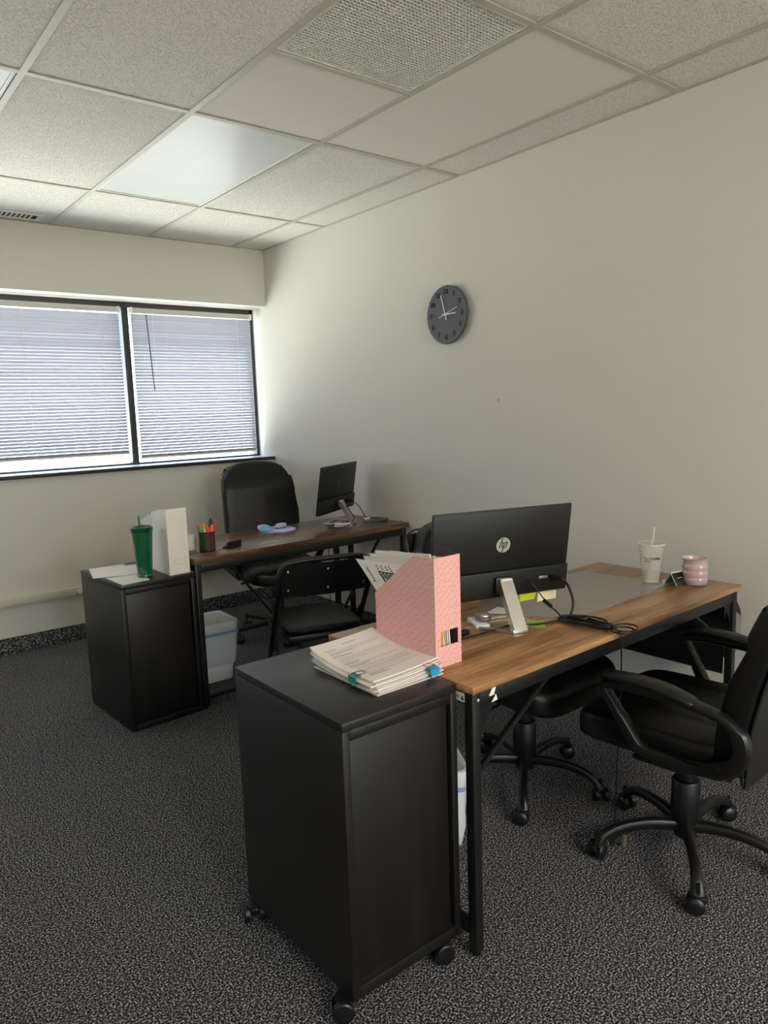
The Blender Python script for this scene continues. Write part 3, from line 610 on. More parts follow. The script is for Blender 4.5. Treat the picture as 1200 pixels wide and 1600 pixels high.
def office_chair(label, loc, rz, base_rot, tall=False, flat=False, arm=True, z_arm=.645):
    t = thing('office_chair', label, 'chair', loc, rz)
    star_base(t, flat, base_rot-rz)
    MB().rbox((0, .0, .385), (.16, .22, .035), .008).build('tilt_plate', M['black_plastic'], t)
    MB().sweep([(.07, .03, .385), (.20, .05, .380), (.25, .055, .378)], .006, 8).build('tilt_lever', M['black_plastic'], t)
    s_ = seg_seat(.50, .50, .115, .450, .025, (-.115, .115)).build('seat', M['leather'], t, ang=60)
    MB().sweep(smooth_path([(-.235, .20, .435), (-.12, .262, .430), (0, .268, .428), (.12, .262, .430), (.235, .20, .435), (.243, 0, .44), (.235, -.2, .45), (-.235, -.2, .45), (-.243, 0, .44)], 4, True), .0045, 6, closed=True).build('piping', M['leather'], s_)
    MB().rbox((0, .0, .405), (.44, .42, .02), .006).build('seat_pan', M['black_plastic'], t)
    # backrest: tall padded slab leaning back; local sheet coordinates u (width) v (height)
    z0 = .385 if not tall else .44; z1 = .985 if not tall else 1.110; H = z1-z0; Wb = .530 if not tall else .505; lean = .15 if not tall else .15
    def place(x, y, z):
        v = z/H+.5
        w_ = 1.0-(.11 if not tall else .07)*max(0, v-.3)**2/.49-.07*max(0, .25-v)/.25
        yy = -.215-lean*v-.028*sin(pi*v)*-1.0
        yy += y-.030*(abs(x)/(Wb/2))**2*-1*(1 if y > -1 else 0)*.6
        if y > 0:
            zb = z0+v*H
            for sm in ((z1-.20,) if not tall else (z1-.22, z0+.22)): yy -= .014*math.exp(-((zb-sm)/.012)**2)*min(1, y/.02)
            yy += .014*cos(pi*x/Wb)
        top = .0
        if v > .86: top = -(.030 if not tall else .045)*(abs(x)/(Wb/2))**2.2
        return (x*w_, yy, z0+v*H+top)
    bk = MB().cushion((Wb, .095, H), .40, .30, place, 72, 48).build('backrest', M['leather'], t, ang=60)
    # rear fabric shell with a seam
    def rear(u, v):
        x = (u-.5)*(Wb-(.02 if not tall else .08)); vv = .03+v*.90; w_ = 1.0-(.11 if not tall else .07)*max(0, vv-.3)**2/.49-.07*max(0, .25-vv)/.25
        return (x*w_, -.215-lean*vv+.028*sin(pi*vv)-.0485+.018*(abs(u-.5)*2)**2, z0+vv*H)
    b = MB(); n1, n2 = 14, 14
    for k in (0, 1): b.v += [tuple(Vector(rear(i/n1, j/n2))+Vector((0, -.004*(1-k), 0))) for i in range(n1+1) for j in range(n2+1)]
    N = (n1+1)*(n2+1)
    for i in range(n1):
        for j in range(n2):
            q_ = (i*(n2+1)+j, (i+1)*(n2+1)+j, (i+1)*(n2+1)+j+1, i*(n2+1)+j+1); b.f.append(q_); b.f.append(tuple(N+k for k in q_[::-1]))
    b.build('back_panel', M['leather_back'], bk)
    pts = [rear(u, v) for u, v in [(0, 0), (0, .33), (0, .66), (0, 1), (.5, 1), (1, 1), (1, .66), (1, .33), (1, 0), (.5, 0)]]
    MB().sweep(smooth_path(pts, 4, True), .0035, 6, closed=True, up=(0, 1, 0)).build('back_piping', M['leather_back'], bk)
    MB().sweep([(0, -.02, .392), (0, -.20, .392), (0, -.275, .42), (0, -.30, .52)], (.03, .006), 10, e=.5).build('back_bracket', M['black_plastic'], t)
    if arm:
        for s in (-1, 1):
            X = s*.280; top = z_arm; dz = top-.64
            loop = [(X, .128, .592+dz), (X, .118, .610+dz), (X, .06, .616+dz), (X, -.06, .614+dz), (X, -.15, .606+dz), (X, -.215, .588+dz), (X*.99, -.248, .55+dz*.5), (X*.98, -.250, .50), (X*.96, -.215, .455), (X*.93, -.14, .430), (X*.92, -.05, .426), (X*.92, .025, .436), (X*.95, .065, .49), (X*.98, .098, .545+dz*.5)]
            rads = []
            P = smooth_path(loop, 4, True); n = len(P)
            for k in range(n):
                f_ = k/n
                rads.append((.014+(.010 if .40 < f_ < .62 else 0)+(.004 if .62 <= f_ < .9 else 0), .020))
            lp = MB().sweep(P, rads, 10, up=(1, 0, 0), e=.7, closed=True).build('armrest', M['arm_plastic'], t)
            pp = smooth_path([(X, .150, top-.012), (X, .120, top-.004), (X, .03, top), (X, -.05, top-.006), (X, -.115, top-.020), (X, -.135, top-.026)], 4); m_ = len(pp)
            MB().sweep(pp, [(.008+.026*sin(pi*(k+.6)/(m_+.2))**.45, .014*sin(pi*(k+.6)/(m_+.2))**.5) for k in range(m_)], 14, e=.85).build('arm_pad', M['arm_plastic'] if not tall else M['leather'], lp)
            MB().rbox((s*.235, -.03, .405), (.06, .16, .012), .003).build('arm_bracket', M['black_plastic'], lp)
            for yy, zz in ((-.235, .575), (-.205, .47)): MB().lathe([(.005, 0), (.005, .003)], 8, mtx=Matrix.Translation((X+s*.022, yy, zz)) @ Matrix.Rotation(R(90)*s, 4, 'Y')).build('screw_cap', M['black_plastic'], lp)
    return t
office_chair('black office chair with D-shaped arms at the right picture edge, facing the oak desk', (.087, -1.732, 0), R(6), R(0), z_arm=.645)
office_chair('black office chair tucked behind the oak desk, its top showing left of the monitor', (.054, -1.108, 0), R(180), R(3))
office_chair('tall-backed black executive chair behind the walnut desk', (.350, 1.20, 0), R(168), R(180), tall=True, flat=True, z_arm=.62)

# ------------------------------------------------------------------ folding chair
fo = thing('folding_chair', 'black metal folding chair with padded seat in front of the walnut desk', 'chair', (-.118, .03, 0), R(-16))
def back_loop(r):
    X = .235; pts = [(-X, -.17, .0+.0), (-X, -.17, .0)]
    return pts
for s in (-1, 1):
    X = s*.215
    # front leg tube runs from the back post down and forward
    lg = MB().sweep([(X, .235, .008), (X, .0, .40), (X, -.15, .62)], .0125, 12, up=(1, 0, 0)).build('front_leg', M['black_metal'], fo)
    MB().sweep([(X, .242, .0), (X, .232, .03)], .016, 10).build('foot_cap', M['black_plastic'], lg)
    X2 = s*.192
    lg = MB().sweep([(X2, .15, .425), (X2, -.03, .22), (X2, -.235, .008)], .0115, 12, up=(1, 0, 0)).build('rear_leg', M['black_metal'], fo)
    MB().sweep([(X2, -.243, .0), (X2, -.23, .03)], .015, 10).build('foot_cap', M['black_plastic'], lg)
    MB().sweep([(X-s*.018, -.08, .50), (X-s*.018, -.02, .44), (X-s*.018, .0, .40)], (.003, .010), 8).build('hinge_link', M['black_metal'], fo)
hoop = [(-.215, -.15, .62), (-.215, -.175, .70), (-.197, -.185, .748), (-.15, -.19, .768), (0, -.192, .772), (.15, -.19, .768), (.197, -.185, .748), (.215, -.175, .70), (.215, -.15, .62)]
MB().sweep(smooth_path(hoop, 5), .0125, 12, up=(0, 1, 0)).build('back_hoop', M['black_metal'], fo)
def bp_fn(u, v):
    x = (u-.5)*.415; z = .610+v*.148-.0*abs(x); return (x, -.172-v*.020-.030*(1-(2*u-1)**2), z)
b = MB(); n1, n2 = 20, 6
for k in (0, 1): b.v += [tuple(Vector(bp_fn(i/n1, j/n2))+Vector((0, .012*k, 0))) for i in range(n1+1) for j in range(n2+1)]
N = (n1+1)*(n2+1)
for i in range(n1):
    for j in range(n2):
        q_ = (i*(n2+1)+j, (i+1)*(n2+1)+j, (i+1)*(n2+1)+j+1, i*(n2+1)+j+1); b.f.append(q_); b.f.append(tuple(N+k for k in q_[::-1]))
for i in range(n1):
    for j in (0, n2): a0 = i*(n2+1)+j; a1 = (i+1)*(n2+1)+j; b.f.append((a0, a1, N+a1, N+a0))
for j in range(n2):
    for i in (0, n1): a0 = i*(n2+1)+j; a1 = a0+1; b.f.append((a0, a1, N+a1, N+a0))
bpn = b.build('backrest', M['vinyl'], fo)
for u in (.07, .5, .93):
    for v in (.22, .80):
        p = bp_fn(u, v); MB().lathe([(.0055, 0), (.005, .002), (.0015, .0035)], 10, mtx=Matrix.Translation(p) @ Matrix.Rotation(R(90), 4, 'X')).build('rivet', M['rivet'], bpn)
def fseat(x, y, z):
    w_ = 1.0-.10*(-y/.40+.5)*0-.08*(y/.38+.5); return (x*w_, y+.035, z+.440+(.008 if z > 0 else 0)*cos(pi*x/.42)*cos(pi*y/.4))
fs_ = MB().cushion((.375, .40, .042), .45, .32, fseat, 72, 20).build('seat', M['vinyl'], fo, ang=60)
MB().rbb(-.178, .178, -.155, .20, .385, .421, .01).build('seat_frame', M['black_metal'], fs_)
MB().sweep([(-.192, -.10, .145), (.192, -.10, .145)], .008, 10).build('rear_crossbar', M['black_metal'], fo)
MB().sweep([(-.215, .165, .13), (.215, .165, .13)], .008, 10).build('front_crossbar', M['black_metal'], fo)

# ------------------------------------------------------------------ monitors (21.5 in, silver wedge stand)
def monitor(label, c, rz, tilt, W=.486, H=.288):
    t = thing('computer_monitor', label, 'monitor', (c[0], c[1], c[2]), rz)
    Tm = Matrix.Rotation(tilt, 4, 'X')
    # local: back faces -y ; panel in xz ; tilt leans the top toward -y
    pn = MB().rbox((0, 0, 0), (W, .008, H), .0025, mtx=Tm).build('panel', M['monitor'], t)
    MB().rbox((0, .0048, .0), (W-.008, .001, H-.012), .0004, mtx=Tm).build('screen', M['monitor_gloss'], pn)
    MB().rbox((0, -.0115, -H/2+.047), (W-.004, .0155, .088), .004, mtx=Tm).build('rear_housing', M['monitor'], t)
    MB().rbox((0, -.0060, .045), (W-.004, .0045, H-.096), .002, mtx=Tm).build('rear_cover', M['monitor'], t)
    L = Tm @ Matrix.Translation((0, -.0088, .030)) @ Matrix.Rotation(R(90), 4, 'X')
    lg = MB().lathe([(.0245, 0), (.0245, .0008), (.001, .0009)], 40, mtx=L).build('logo_disc', M['logo_silver'], t)
    k = MB(); sl = .33
    def bar(x0, x1, y0, y1, xs=0): k.prism([(x0+sl*y0+xs, y0), (x1+sl*y0+xs, y0), (x1+sl*y1+xs, y1), (x0+sl*y1+xs, y1)], .0009, .0016, axis=2, mtx=L)
    u = .001
    bar(-13*u, -9.6*u, -9*u, 23.3*u); bar(-5*u, -1.6*u, -9*u, 8*u); bar(-10*u, -2.4*u, 7*u, 9.6*u)
    bar(1.4*u, 4.8*u, -23.3*u, 9.6*u); bar(9.4*u, 12.8*u, -8*u, 8*u); bar(4*u, 12*u, 7*u, 9.6*u); bar(4*u, 11*u, -9.4*u, -6.9*u)
    k.build('logo_letters', M['monitor'], lg, smooth=False)
    # stand: hinge block, wedge column and rectangular loop foot
    ang = tilt; hz = -H/2+.048
    hb = Tm @ Vector((0, -.019, hz)); zd = -(c[2]-t['dz']) if 'dz' in t else None
    return t, Tm, hb
def stand(t, Tm, hb, drop):
    """drop = height of panel centre above the desk"""
    z0 = -drop; H = hb.z
    MB().rbox((hb.x, hb.y-.006, hb.z), (.060, .020, .050), .003).build('hinge_block', M['monitor'], t)
    top = Vector((0, hb.y-.020, hb.z+.014)); bot = Vector((0, hb.y-.105, z0+.010))
    poly = [(top.y-.006, top.z+.004), (top.y+.016, top.z+.002), (top.y+.012, top.z-.012), (bot.y+.020, bot.z), (bot.y-.006, bot.z)]
    col = MB().prism(poly, -.022, .022, axis=0).build('stand_column', M['silver'], t, smooth=False)
    MB().rbox((0, top.y+.003, top.z+.005), (.040, .026, .006), .002).build('column_cap', M['white_plastic'], col)
    f = MB(); yb = bot.y+.002; yf = yb+.165; zc = z0+.0048
    f.rbb(-.026, .026, yb-.006, yb+.018, z0+.0005, z0+.013, .002)
    f.sweep([(-.018, yb, zc), (-.085, yb+.090, zc), (-.085, yf, zc)], (.006, .004), 8, e=.4)
    f.sweep([(.018, yb, zc), (.085, yb+.090, zc), (.085, yf, zc)], (.006, .004), 8, e=.4)
    f.sweep([(-.09, yf, zc), (.09, yf, zc)], (.006, .004), 8, e=.4)
    f.build('stand_foot', M['silver'], t)
TL = R(9.0)
mA, Tm, hb = monitor('black monitor with round silver logo on the oak desk, seen from behind', (-.293, -1.315, .968), R(-17.5), TL)
stand(mA, Tm, hb, .968-.7402)
# ports on the near monitor
pa = Tm @ Matrix.Translation((.10, -.0195, -.144+.050))
MB().rbox((.018, 0, .008), (.032, .003, .009), .001, mtx=Tm @ Matrix.Translation((.132, -.0188, -.098))).build('video_port', M['silver'], mA)
MB().rbox((0, 0, 0), (.012, .0035, .008), .001, mtx=Tm @ Matrix.Translation((.088, -.0188, -.092))).build('power_port', M['black_plastic'], mA)
mB, Tm2, hb2 = monitor('black monitor with dim round logo on the walnut desk', (.555, .776, .964), R(29), TL)
stand(mB, Tm2, hb2, .964-.7502)
for ch in mB.children:
    if ch.name.startswith('logo_disc'):
        ch.data.materials[0] = mat('logo_dim', '#3c3c3d', .4)

# near monitor cables (bundle lying on the desk, tail over the edge to the floor)
def wpt(m, p): # monitor local -> world
    return Matrix.Translation(m.location) @ Matrix.Rotation(m.rotation_euler.z, 4, 'Z') @ Vector(p)
def cable(label, pts, r=.0028, k=6, name='power_cable', cat='cable', parts=None):
    o = MB().sweep(smooth_path(pts, k), r, 8).build(name, M['cable'], ang=80)
    return tag(o, label, cat)
pP = wpt(mA, Tm @ Vector((.088, -.024, -.092))); pV = wpt(mA, Tm @ Vector((.185, -.024, -.092)))
zt = .7402
c1 = cable('thin black cable with an inline bead hanging from the centre of the near monitor', [pP, pP+Vector((-.004, -.02, -.004)), (-.180, -1.404, .803), (-.140, -1.41, .768), (-.125, -1.415, zt+.010), (-.115, -1.43, zt+.006)], .0022)
MB().sweep([Vector((-.180, -1.404, .8035))+Vector((-.012, .003, .010)), Vector((-.180, -1.404, .8035))+Vector((.014, -.004, -.012))], .0065, 10).build('ferrite_bead', M['black_plastic'], c1)
c2 = MB().sweep(smooth_path([pV, pV+Vector((.006, -.032, -.004)), (-.090, -1.418, .84), (-.083, -1.43, .79), (-.102, -1.43, zt+.010), (-.125, -1.42, zt+.006)], 6), .0042, 8).build('video_cable', M['cable'], ang=80)
tag(c2, 'thick black cable plugged in at the right of the near monitor', 'cable')
MB().sweep([pV+Vector((0, .004, .001)), pV+Vector((.004, -.026, -.003))], (.011, .007), 10, e=.6).build('plug', M['black_plastic'], c2)
# coil bundle
bx = MB()
cen = Vector((-.125, -1.512, zt+.008)); ax = Vector((.02, -.20, 0)).normalized(); ay = Vector((ax.y*-1, ax.x, 0))
for i in range(6):
    A = .088-.006*(i % 3); B = .014+.008*(i % 4); off = Vector((.004*(i-2.5), .006*(i % 2), .003*(i % 3)))
    P = [cen+off+ax*(A*cos(a)+.012*sin(2*a+i))+ay*(B*sin(a))+Vector((0, 0, .004*sin(a*2+i)+.004)) for a in [2*pi*k/20 for k in range(20)]]
    bx.sweep(P, .0030, 7, closed=True)
for i in range(2):
    P = [cen+ax*.085+Vector((.010*i, 0, .002+.006*i))+ax*(.035*(1-cos(a)))+ay*(.035+.006*i)*sin(a) for a in [2*pi*k/20 for k in range(20)]]
    bx.sweep(P, .0028, 7, closed=True)
bd = tag(bx.build('cable_bundle', M['cable'], ang=80), 'bundled coil of black cable on the oak desk edge', 'cable')
MB().sweep([cen+ay*-.02+Vector((0, 0, .016)), cen+ay*.02+Vector((0, 0, .018))], (.005, .002), 6).build('tie_wrap', M['black_plastic'], bd)
cable('black cord dropping from the cable bundle over the desk edge to the floor', [(-.125, -1.56, zt+.010), (-.120, -1.595, zt+.008), (-.118, -1.618, zt+.006), (-.118, -1.628, .725), (-.118, -1.630, .60), (-.130, -1.63, .40), (-.11, -1.61, .15), (-.07, -1.58, .02), (-.03, -1.55, .006), (.05, -1.56, .005)], .0024)
cable('black cable running behind the near monitor stand to the pink file holder', [(-.150, -1.425, zt+.004), (-.23, -1.40, zt+.004), (-.31, -1.375, zt+.014), (-.37, -1.355, zt+.006), (-.47, -1.345, zt+.004), (-.55, -1.34, zt+.004)], .0030)
# audio plug block by the file holder, and a pale phone-like box with purple gadget
tag(MB().rbox((-.475, -1.315, zt+.0095), (.060, .022, .018), .006).build('power_plug', M['black_plastic']), 'black cable plug lying beside the pink file holder', 'plug')
t = thing('charging_case', 'pale flat box on the oak desk near the pink file holder', 'box', (-.345, -1.262, zt), R(-28))
MB().rbb(-.022, .022, -.050, .050, .0, .011, .002).build('box_body', M['white_plastic'], t)
t = thing('computer_mouse', 'small purple and silver mouse lying on the pale box', 'mouse', (-.330, -1.268, zt+.0112), R(-28))
MB().cushion((.046, .074, .022), .8, .75, lambda x, y, z: (x, y, z+.0112+(.004 if z > 0 else 0)*(1-abs(y)/.04))).build('mouse_body', M['mauve'], t)
MB().cushion((.030, .020, .018), .8, .8, lambda x, y, z: (x, y-.022, z+.0165)).build('mouse_band', M['silver'], t)
# clear desk mat and notes
def flat_poly(name, pts, z0, z1, m, label, cat):
    return tag(MB().prism(pts, z0, z1, axis=2).build(name, m, smooth=False), label, cat)
mat_poly = [(.475, -1.045), (.505, -1.20), (.530, -1.41), (.42, -1.418), (.33, -1.44), (.24, -1.432), (.10, -1.442), (-.05, -1.432), (-.110, -1.400), (-.175, -1.318), (-.215, -1.245), (-.20, -1.12), (-.08, -1.035), (.2, -1.04)]
flat_poly('desk_mat', mat_poly, zt, zt+.0018, M['desk_film'], 'clear plastic desk mat covering the middle of the oak desk', 'mat')
zn = zt+.0019
def hung_note(x0, x1, drop, m, label, skew=0):
    mt = Matrix.Translation(mA.location) @ Matrix.Rotation(mA.rotation_euler.z, 4, 'Z') @ Tm
    P = [(x0, -.128), (x1, -.128), (x1-skew, -.144-drop), (x0+skew*.4, -.144-drop*1.12)]
    return tag(MB().prism(P, .0056, .0062, axis=1, mtx=mt).build('sticky_note', m, smooth=False), label, 'note')
hung_note(.082, .150, .030, M['lime'], 'bright yellow-green sticky note hanging below the near monitor', .010)
hung_note(.153, .222, .038, M['cream_note'], 'pale cream sticky note hanging below the near monitor, right of the yellow-green one', -.002)
flat_poly('paper_sheet', [(-.300, -1.340), (-.235, -1.300), (-.175, -1.385), (-.225, -1.435)], zt, zt+.0008, M['green_note'], 'green and grey leaflet under the silver monitor stand', 'paper')
flat_poly('paper_scrap', [(-.245, -1.20), (-.16, -1.175), (-.15, -1.23), (-.21, -1.25)], zn, zn+.0008, M['paper2'], 'whitish paper scrap behind the silver monitor stand', 'paper')

# clear cup with straw
t = thing('plastic_cup', 'tall clear plastic cup with straw on the oak desk', 'cup', (.500, -1.350, zt))
rb, rt, ch = .030, .0455, .150
prof = [(rb-.004, .001), (rb, .004)]+[(rb+(rt-rb)*k/8, .004+(ch-.010)*k/8) for k in range(1, 9)]+[(rt+.003, ch-.006), (rt+.003, ch), (rt-.001, ch)]
inner = [(r_-.0018, z_+.001) for r_, z_ in prof[1:-3]][::-1]
MB().lathe(prof+inner, 36, cap=True).build('cup_body', M['clear_plastic'], t)
MB().lathe([(rt-.002, ch-.004), (rt+.001, ch+.001), (.030, ch+.003), (.004, ch+.003)], 32, cap=False).build('cup_lid', M['clear_plastic'], t)
MB().lathe([(rt+.0005, ch-.004), (rt+.0035, ch-.003), (rt+.0035, ch+.002), (rt+.0005, ch+.003), (rt-.001, ch)], 36, cap=False).build('rim', translucent('milky_rim', '#e9e8e2', .3), t)
MB().sweep([(-.006, .008, .010), (.004, -.002, .16), (.010, -.004, .212)], .0032, 10).build('straw', translucent('straw_clear', '#e6e6de', .4), t)
def wrap(vs, r_of, z0, ang0):
    out = []
    for x, y, z in vs:
        r_ = r_of(z0+y)+.0006; a = ang0+x/r_; out.append((r_*cos(a), r_*sin(a), z0+y))
    return out
rof = lambda z: rb+(rt-rb)*z/ch
for s_, sz, z0, da in (('(', .022, .098, -1.05), ('Your', .0125, .100, -.42), ('Coffee', .0140, .100, .42), ('Miami', .0080, .089, -.36)):
    vs, fs = text_geo(s_, sz, 0, .0004 if s_ == 'Coffee' else .0001); MB().add(wrap(vs, rof, z0, math.atan2(-1.48, -2.46)+da), fs).build('printed_lettering', M['penblack'], t, smooth=False)
# candle
t = thing('candle_jar', 'ribbed iridescent pink glass candle jar on the oak desk', 'candle', (.590, -1.475, zt)); r0 = .046
prof = [(.028, .0), (.040, .001), (.0445, .006)]
for k in range(0, 37):
    z = .008+.082*k/36; prof.append((r0-.0022+.0022*abs(sin(3.3*pi*k/36+.3))+(-.004 if k > 31 else 0), z))
prof += [(.0455, .096), (.0475, .100), (.0455, .1005), (.041, .094), (.040, .078), (.001, .077)]
MB().lathe(prof, 40, cap=False).build('jar', M['candle'], t)
MB().sweep([(0, 0, .077), (.001, 0, .088)], .0012, 6).build('wick', M['ink'], t)
# black pocket case tent
t = thing('card_case', 'small black case propped open with sage green and white spine, between cup and candle', 'case', (.535, -1.425, zt), R(-12))
MB().rbox((0, 0, 0), (.062, .007, .050), .0015, mtx=Matrix.Translation((.006, -.020, .0235)) @ Matrix.Rotation(R(-32), 4, 'X')).build('front_flap', M['penblack'], t)
MB().rbox((0, 0, 0), (.062, .007, .050), .0015, mtx=Matrix.Translation((.006, .012, .0235)) @ Matrix.Rotation(R(32), 4, 'X')).build('back_flap', M['sage'], t)
MB().rbox((0, 0, 0), (.062, .010, .004), .001, mtx=Matrix.Translation((.006, -.004, .0475))).build('top_edge', M['white_plastic'], t)
MB().sweep([(-.0275, -.0350, .004), (-.0275, -.0065, .047)], .0022, 8).build('metal_edge', M['silver'], t)
MB().rbox((-.022, .028, .008), (.014, .012, .015), .002).build('white_tip', M['white_plastic'], t)
MB().rbox((.0, -.0245, .030), (.024, .001, .002), .0003).build('printed_mark', M['paper'], t)

# ------------------------------------------------------------------ file holders
def holder(name, label, x0, x1, y0, y1, z0, prof, m, edge, window=None):
    """side profile in (y,z); tall closed face at y0"""
    W = x1-x0; t = thing(name, label, 'file holder', ((x0+x1)/2, y0, z0)); th = .0028
    for s_ in (-1, 1): MB().prism([(a-y0, b) for a, b in prof], s_*W/2-(th if s_ > 0 else 0), s_*W/2+(0 if s_ > 0 else th), axis=0).build('side_panel', m, t, smooth=False)
    h0 = prof[-1][1]; fr = MB(); ix = W/2-th-.0003
    if window:
        a0, a1, b0, b1 = window
        fr.bb(-ix, a0, 0, th, .003, h0).bb(a1, ix, 0, th, .003, h0).bb(a0, a1, 0, th, .003, b0).bb(a0, a1, 0, th, b1, h0)
    else: fr.bb(-ix, ix, 0, th, .003, h0)
    fr.build('front_panel', m, t, smooth=False)
    hb_ = prof[1][1] if False else [b for a, b in prof if abs(a-y1) < 1e-4][-1]
    MB().bb(-ix, ix, y1-y0-th, y1-y0, .003, hb_).build('rear_panel', m, t, smooth=False)
    MB().bb(-ix, ix, th+.0003, y1-y0-th-.0003, .0, .003).build('bottom', m, t, smooth=False)
    return t
PY0, PY1 = -1.4725, -1.222; PX0, PX1 = -.7215, -.628
pk = holder('file_holder', 'pink patterned cardboard file holder stuffed with papers', PX0, PX1, PY0, PY1, NDH+.0002,
            [(PY0, 0), (PY1, 0), (PY1, .166), (-1.393, .296), (PY0, .297)], M['pink'], M['pink_edge'], (-.028, .036, .058, .100))
# thin pale cut edge along the front corners
MB().bb(-(PX1-PX0)/2-.0004, -(PX1-PX0)/2+.0012, -.0012, .0002, 0, .297).build('cut_edge', M['pink_edge'], pk, smooth=False)
MB().bb(-(PX1-PX0)/2, (PX1-PX0)/2, -.0006, .0030, .2972, .2980).build('top_edge', M['pink_edge'], pk, smooth=False)
# contents of the pink holder
def page(name, label, x, ys, zs, th, m=M['paper'], bend=0.0, cat='paper', group=None, bulge=.002):
    """upright page stack: quad corners in (y,z), spread in x"""
    b = MB(); n = 8; vs = []
    for k in (0, 1):
        for i in range(n+1):
            for j in range(n+1):
                u, v = i/n, j/n
                y = (ys[0]*(1-u)+ys[1]*u)*(1-v)+(ys[3]*(1-u)+ys[2]*u)*v; z = (zs[0]*(1-u)+zs[1]*u)*(1-v)+(zs[3]*(1-u)+zs[2]*u)*v
                vs.append((x+k*th+bend*v*v+bulge*sin(pi*u)*v, y, z))
    N = (n+1)**2; fs = []
    for i in range(n):
        for j in range(n): q_ = (i*(n+1)+j, (i+1)*(n+1)+j, (i+1)*(n+1)+j+1, i*(n+1)+j+1); fs += [q_, tuple(N+k for k in q_[::-1])]
        for j in (0, n): a0 = i*(n+1)+j; a1 = (i+1)*(n+1)+j; fs.append((a0, a1, N+a1, N+a0))
    for j in range(n):
        for i in (0, n): a0 = i*(n+1)+j; a1 = a0+1; fs.append((a0, a1, N+a1, N+a0))
    o = tag(b.add(vs, fs).build(name, m, ang=50), label, cat, group); return o
zp = NDH+.0035
# foremost page leans out at the back (toward the window side)
pg = page('printed_sheet', 'printed sheet with a black table leaning out of the pink file holder', PX0+.0045, (-1.455, -1.300, -1.127, -1.400), (.800, .845, .990, 1.006), .002, bend=-.0, bulge=.0)
k = MB(); kg = MB()
def quad_to(mb, y, z, w_, h_, rot):
    c, s_ = cos(rot), sin(rot); mb.prism([(y+a*c-b_*s_, z+a*s_+b_*c) for a, b_ in ((-w_/2, -h_/2), (w_/2, -h_/2), (w_/2, h_/2), (-w_/2, h_/2))], PX0+.0036, PX0+.0041, axis=0)
EY = Vector((-.76, -.65)); EX = Vector((-1, .03))
def pgp(a, b_): p = Vector((-1.127, .990))+EX*a+EY*b_; return p.x, p.y
for i in range(6):
    b0, b1 = .036, .036+.085-.010*i; y, z = pgp(.082+i*.0165, (b0+b1)/2); quad_to(k, y, z, .0036 if i else .0046, b1-b0, R(-49.5))
for i in range(5):
    y, z = pgp(.090+i*.0165, .052); quad_to(kg, y, z, .0050, .020, R(-49.5)); y, z = pgp(.090+i*.0165, .078); quad_to(kg, y, z, .0050, .016, R(-49.5))
for r_ in range(3):
    for i in range(2): y, z = pgp(.088+r_*.021, .014+i*.009); quad_to(kg, y, z, .006, .0045, R(-49.5))
y, z = pgp(.125, .036); quad_to(k, y, z, .090, .0030, R(-2))
y, z = pgp(.148, .020); quad_to(k, y, z, .0016, .030, R(-49.5))
k.build('table_rule', M['ink'], pg, smooth=False, kind='stuff'); kg.build('table_text', M['ink_light'], pg, smooth=False, kind='stuff')
vs, fs = text_geo('Annex', .022, .0001)
y, z = pgp(.030, .058); MB().add(vs, fs, Matrix(((0, 0, -1, PX0+.0036), (.76, .64, 0, y), (.65, -.45, 0, z), (0, 0, 0, 1)))).build('title_lettering', M['ink_green'], pg, smooth=False)
G = 'loose papers in the pink file holder'
ORD = ['first', 'second', 'third', 'fourth', 'fifth', 'sixth', 'seventh', 'eighth', 'ninth', 'tenth', 'eleventh']
for i in range(9):
    dx = .009+i*.0070; y1_ = -1.155-.012*(i % 3)-.006*i; zt_ = 1.018+.005*((i*7) % 5)-.0008*i
    page('paper_bundle', ORD[i]+' bundle of white sheets behind the printed sheet in the pink file holder', PX0+dx, (-1.460, -1.29, y1_-.01, -1.435), (zp+.01, .81, zt_-.014, zt_+.006-.010*(i % 2)), .0022+.001*(i % 3), M['paper'] if i % 3 else M['paper2'], bend=(-.008+.0016*i)*.6, group=G, bulge=0)
page('folder', 'dark folder with a pale rim sticking up in the pink file holder', PX1-.010, (-1.466, -1.34, -1.385, -1.466), (zp, zp, 1.052, 1.040), .003, mat('folder_dark', '#3d3438', .5), bulge=0)
tag(MB().rbb(-.700, -.688, -1.4675, -1.4665, zp+.056, zp+.10, .0003).build('orange_card', M['orange']), 'orange card seen through the slot of the pink file holder', 'card')

WX0, WX1, WY0, WY1, WZ = -.670, -.571, .408, .652, .685
wh = holder('file_holder', 'white cardboard file holder beside the green tumbler', WX0, WX1, WY0, WY1, WZ+.0002, [(WY0, 0), (WY1, 0), (WY1, .155), (.525, .300), (WY0, .312)], M['cardwhite'], M['cardwhite'])
fr = MB()
for (a, b_, c, d) in ((-.026, .030, .074, .0752), (-.026, .030, .050, .0512), (-.026, -.0248, .0512, .074), (.0288, .030, .0512, .074)): fr.bb(a, b_, -.0012, -.0002, c, d)
fr.build('label_frame', mat('label_emboss', '#b9b2a2', .6), wh, smooth=False)
G = 'crumpled papers in the white file holder'
for i in range(6):
    x_ = WX0+.012+i*.013
    page('paper_bundle', ORD[i]+' sheet from the tumbler side inside the white file holder', x_, (WY0+.02, WY1-.012, .640+.006*(i % 2), WY0+.03), (WZ+.005, WZ+.005, .955+.008*(i % 3), .990+.004*(i % 2)), .002, M['paper'], bend=.006*((-1)**i), group=G)
page('curled_page', 'curled page leaning back out of the white file holder above the green tumbler', WX0+.030, (.58, .640, .81, .66), (.86, .852, .900, .955), .0015, M['paper'], bend=-.012)
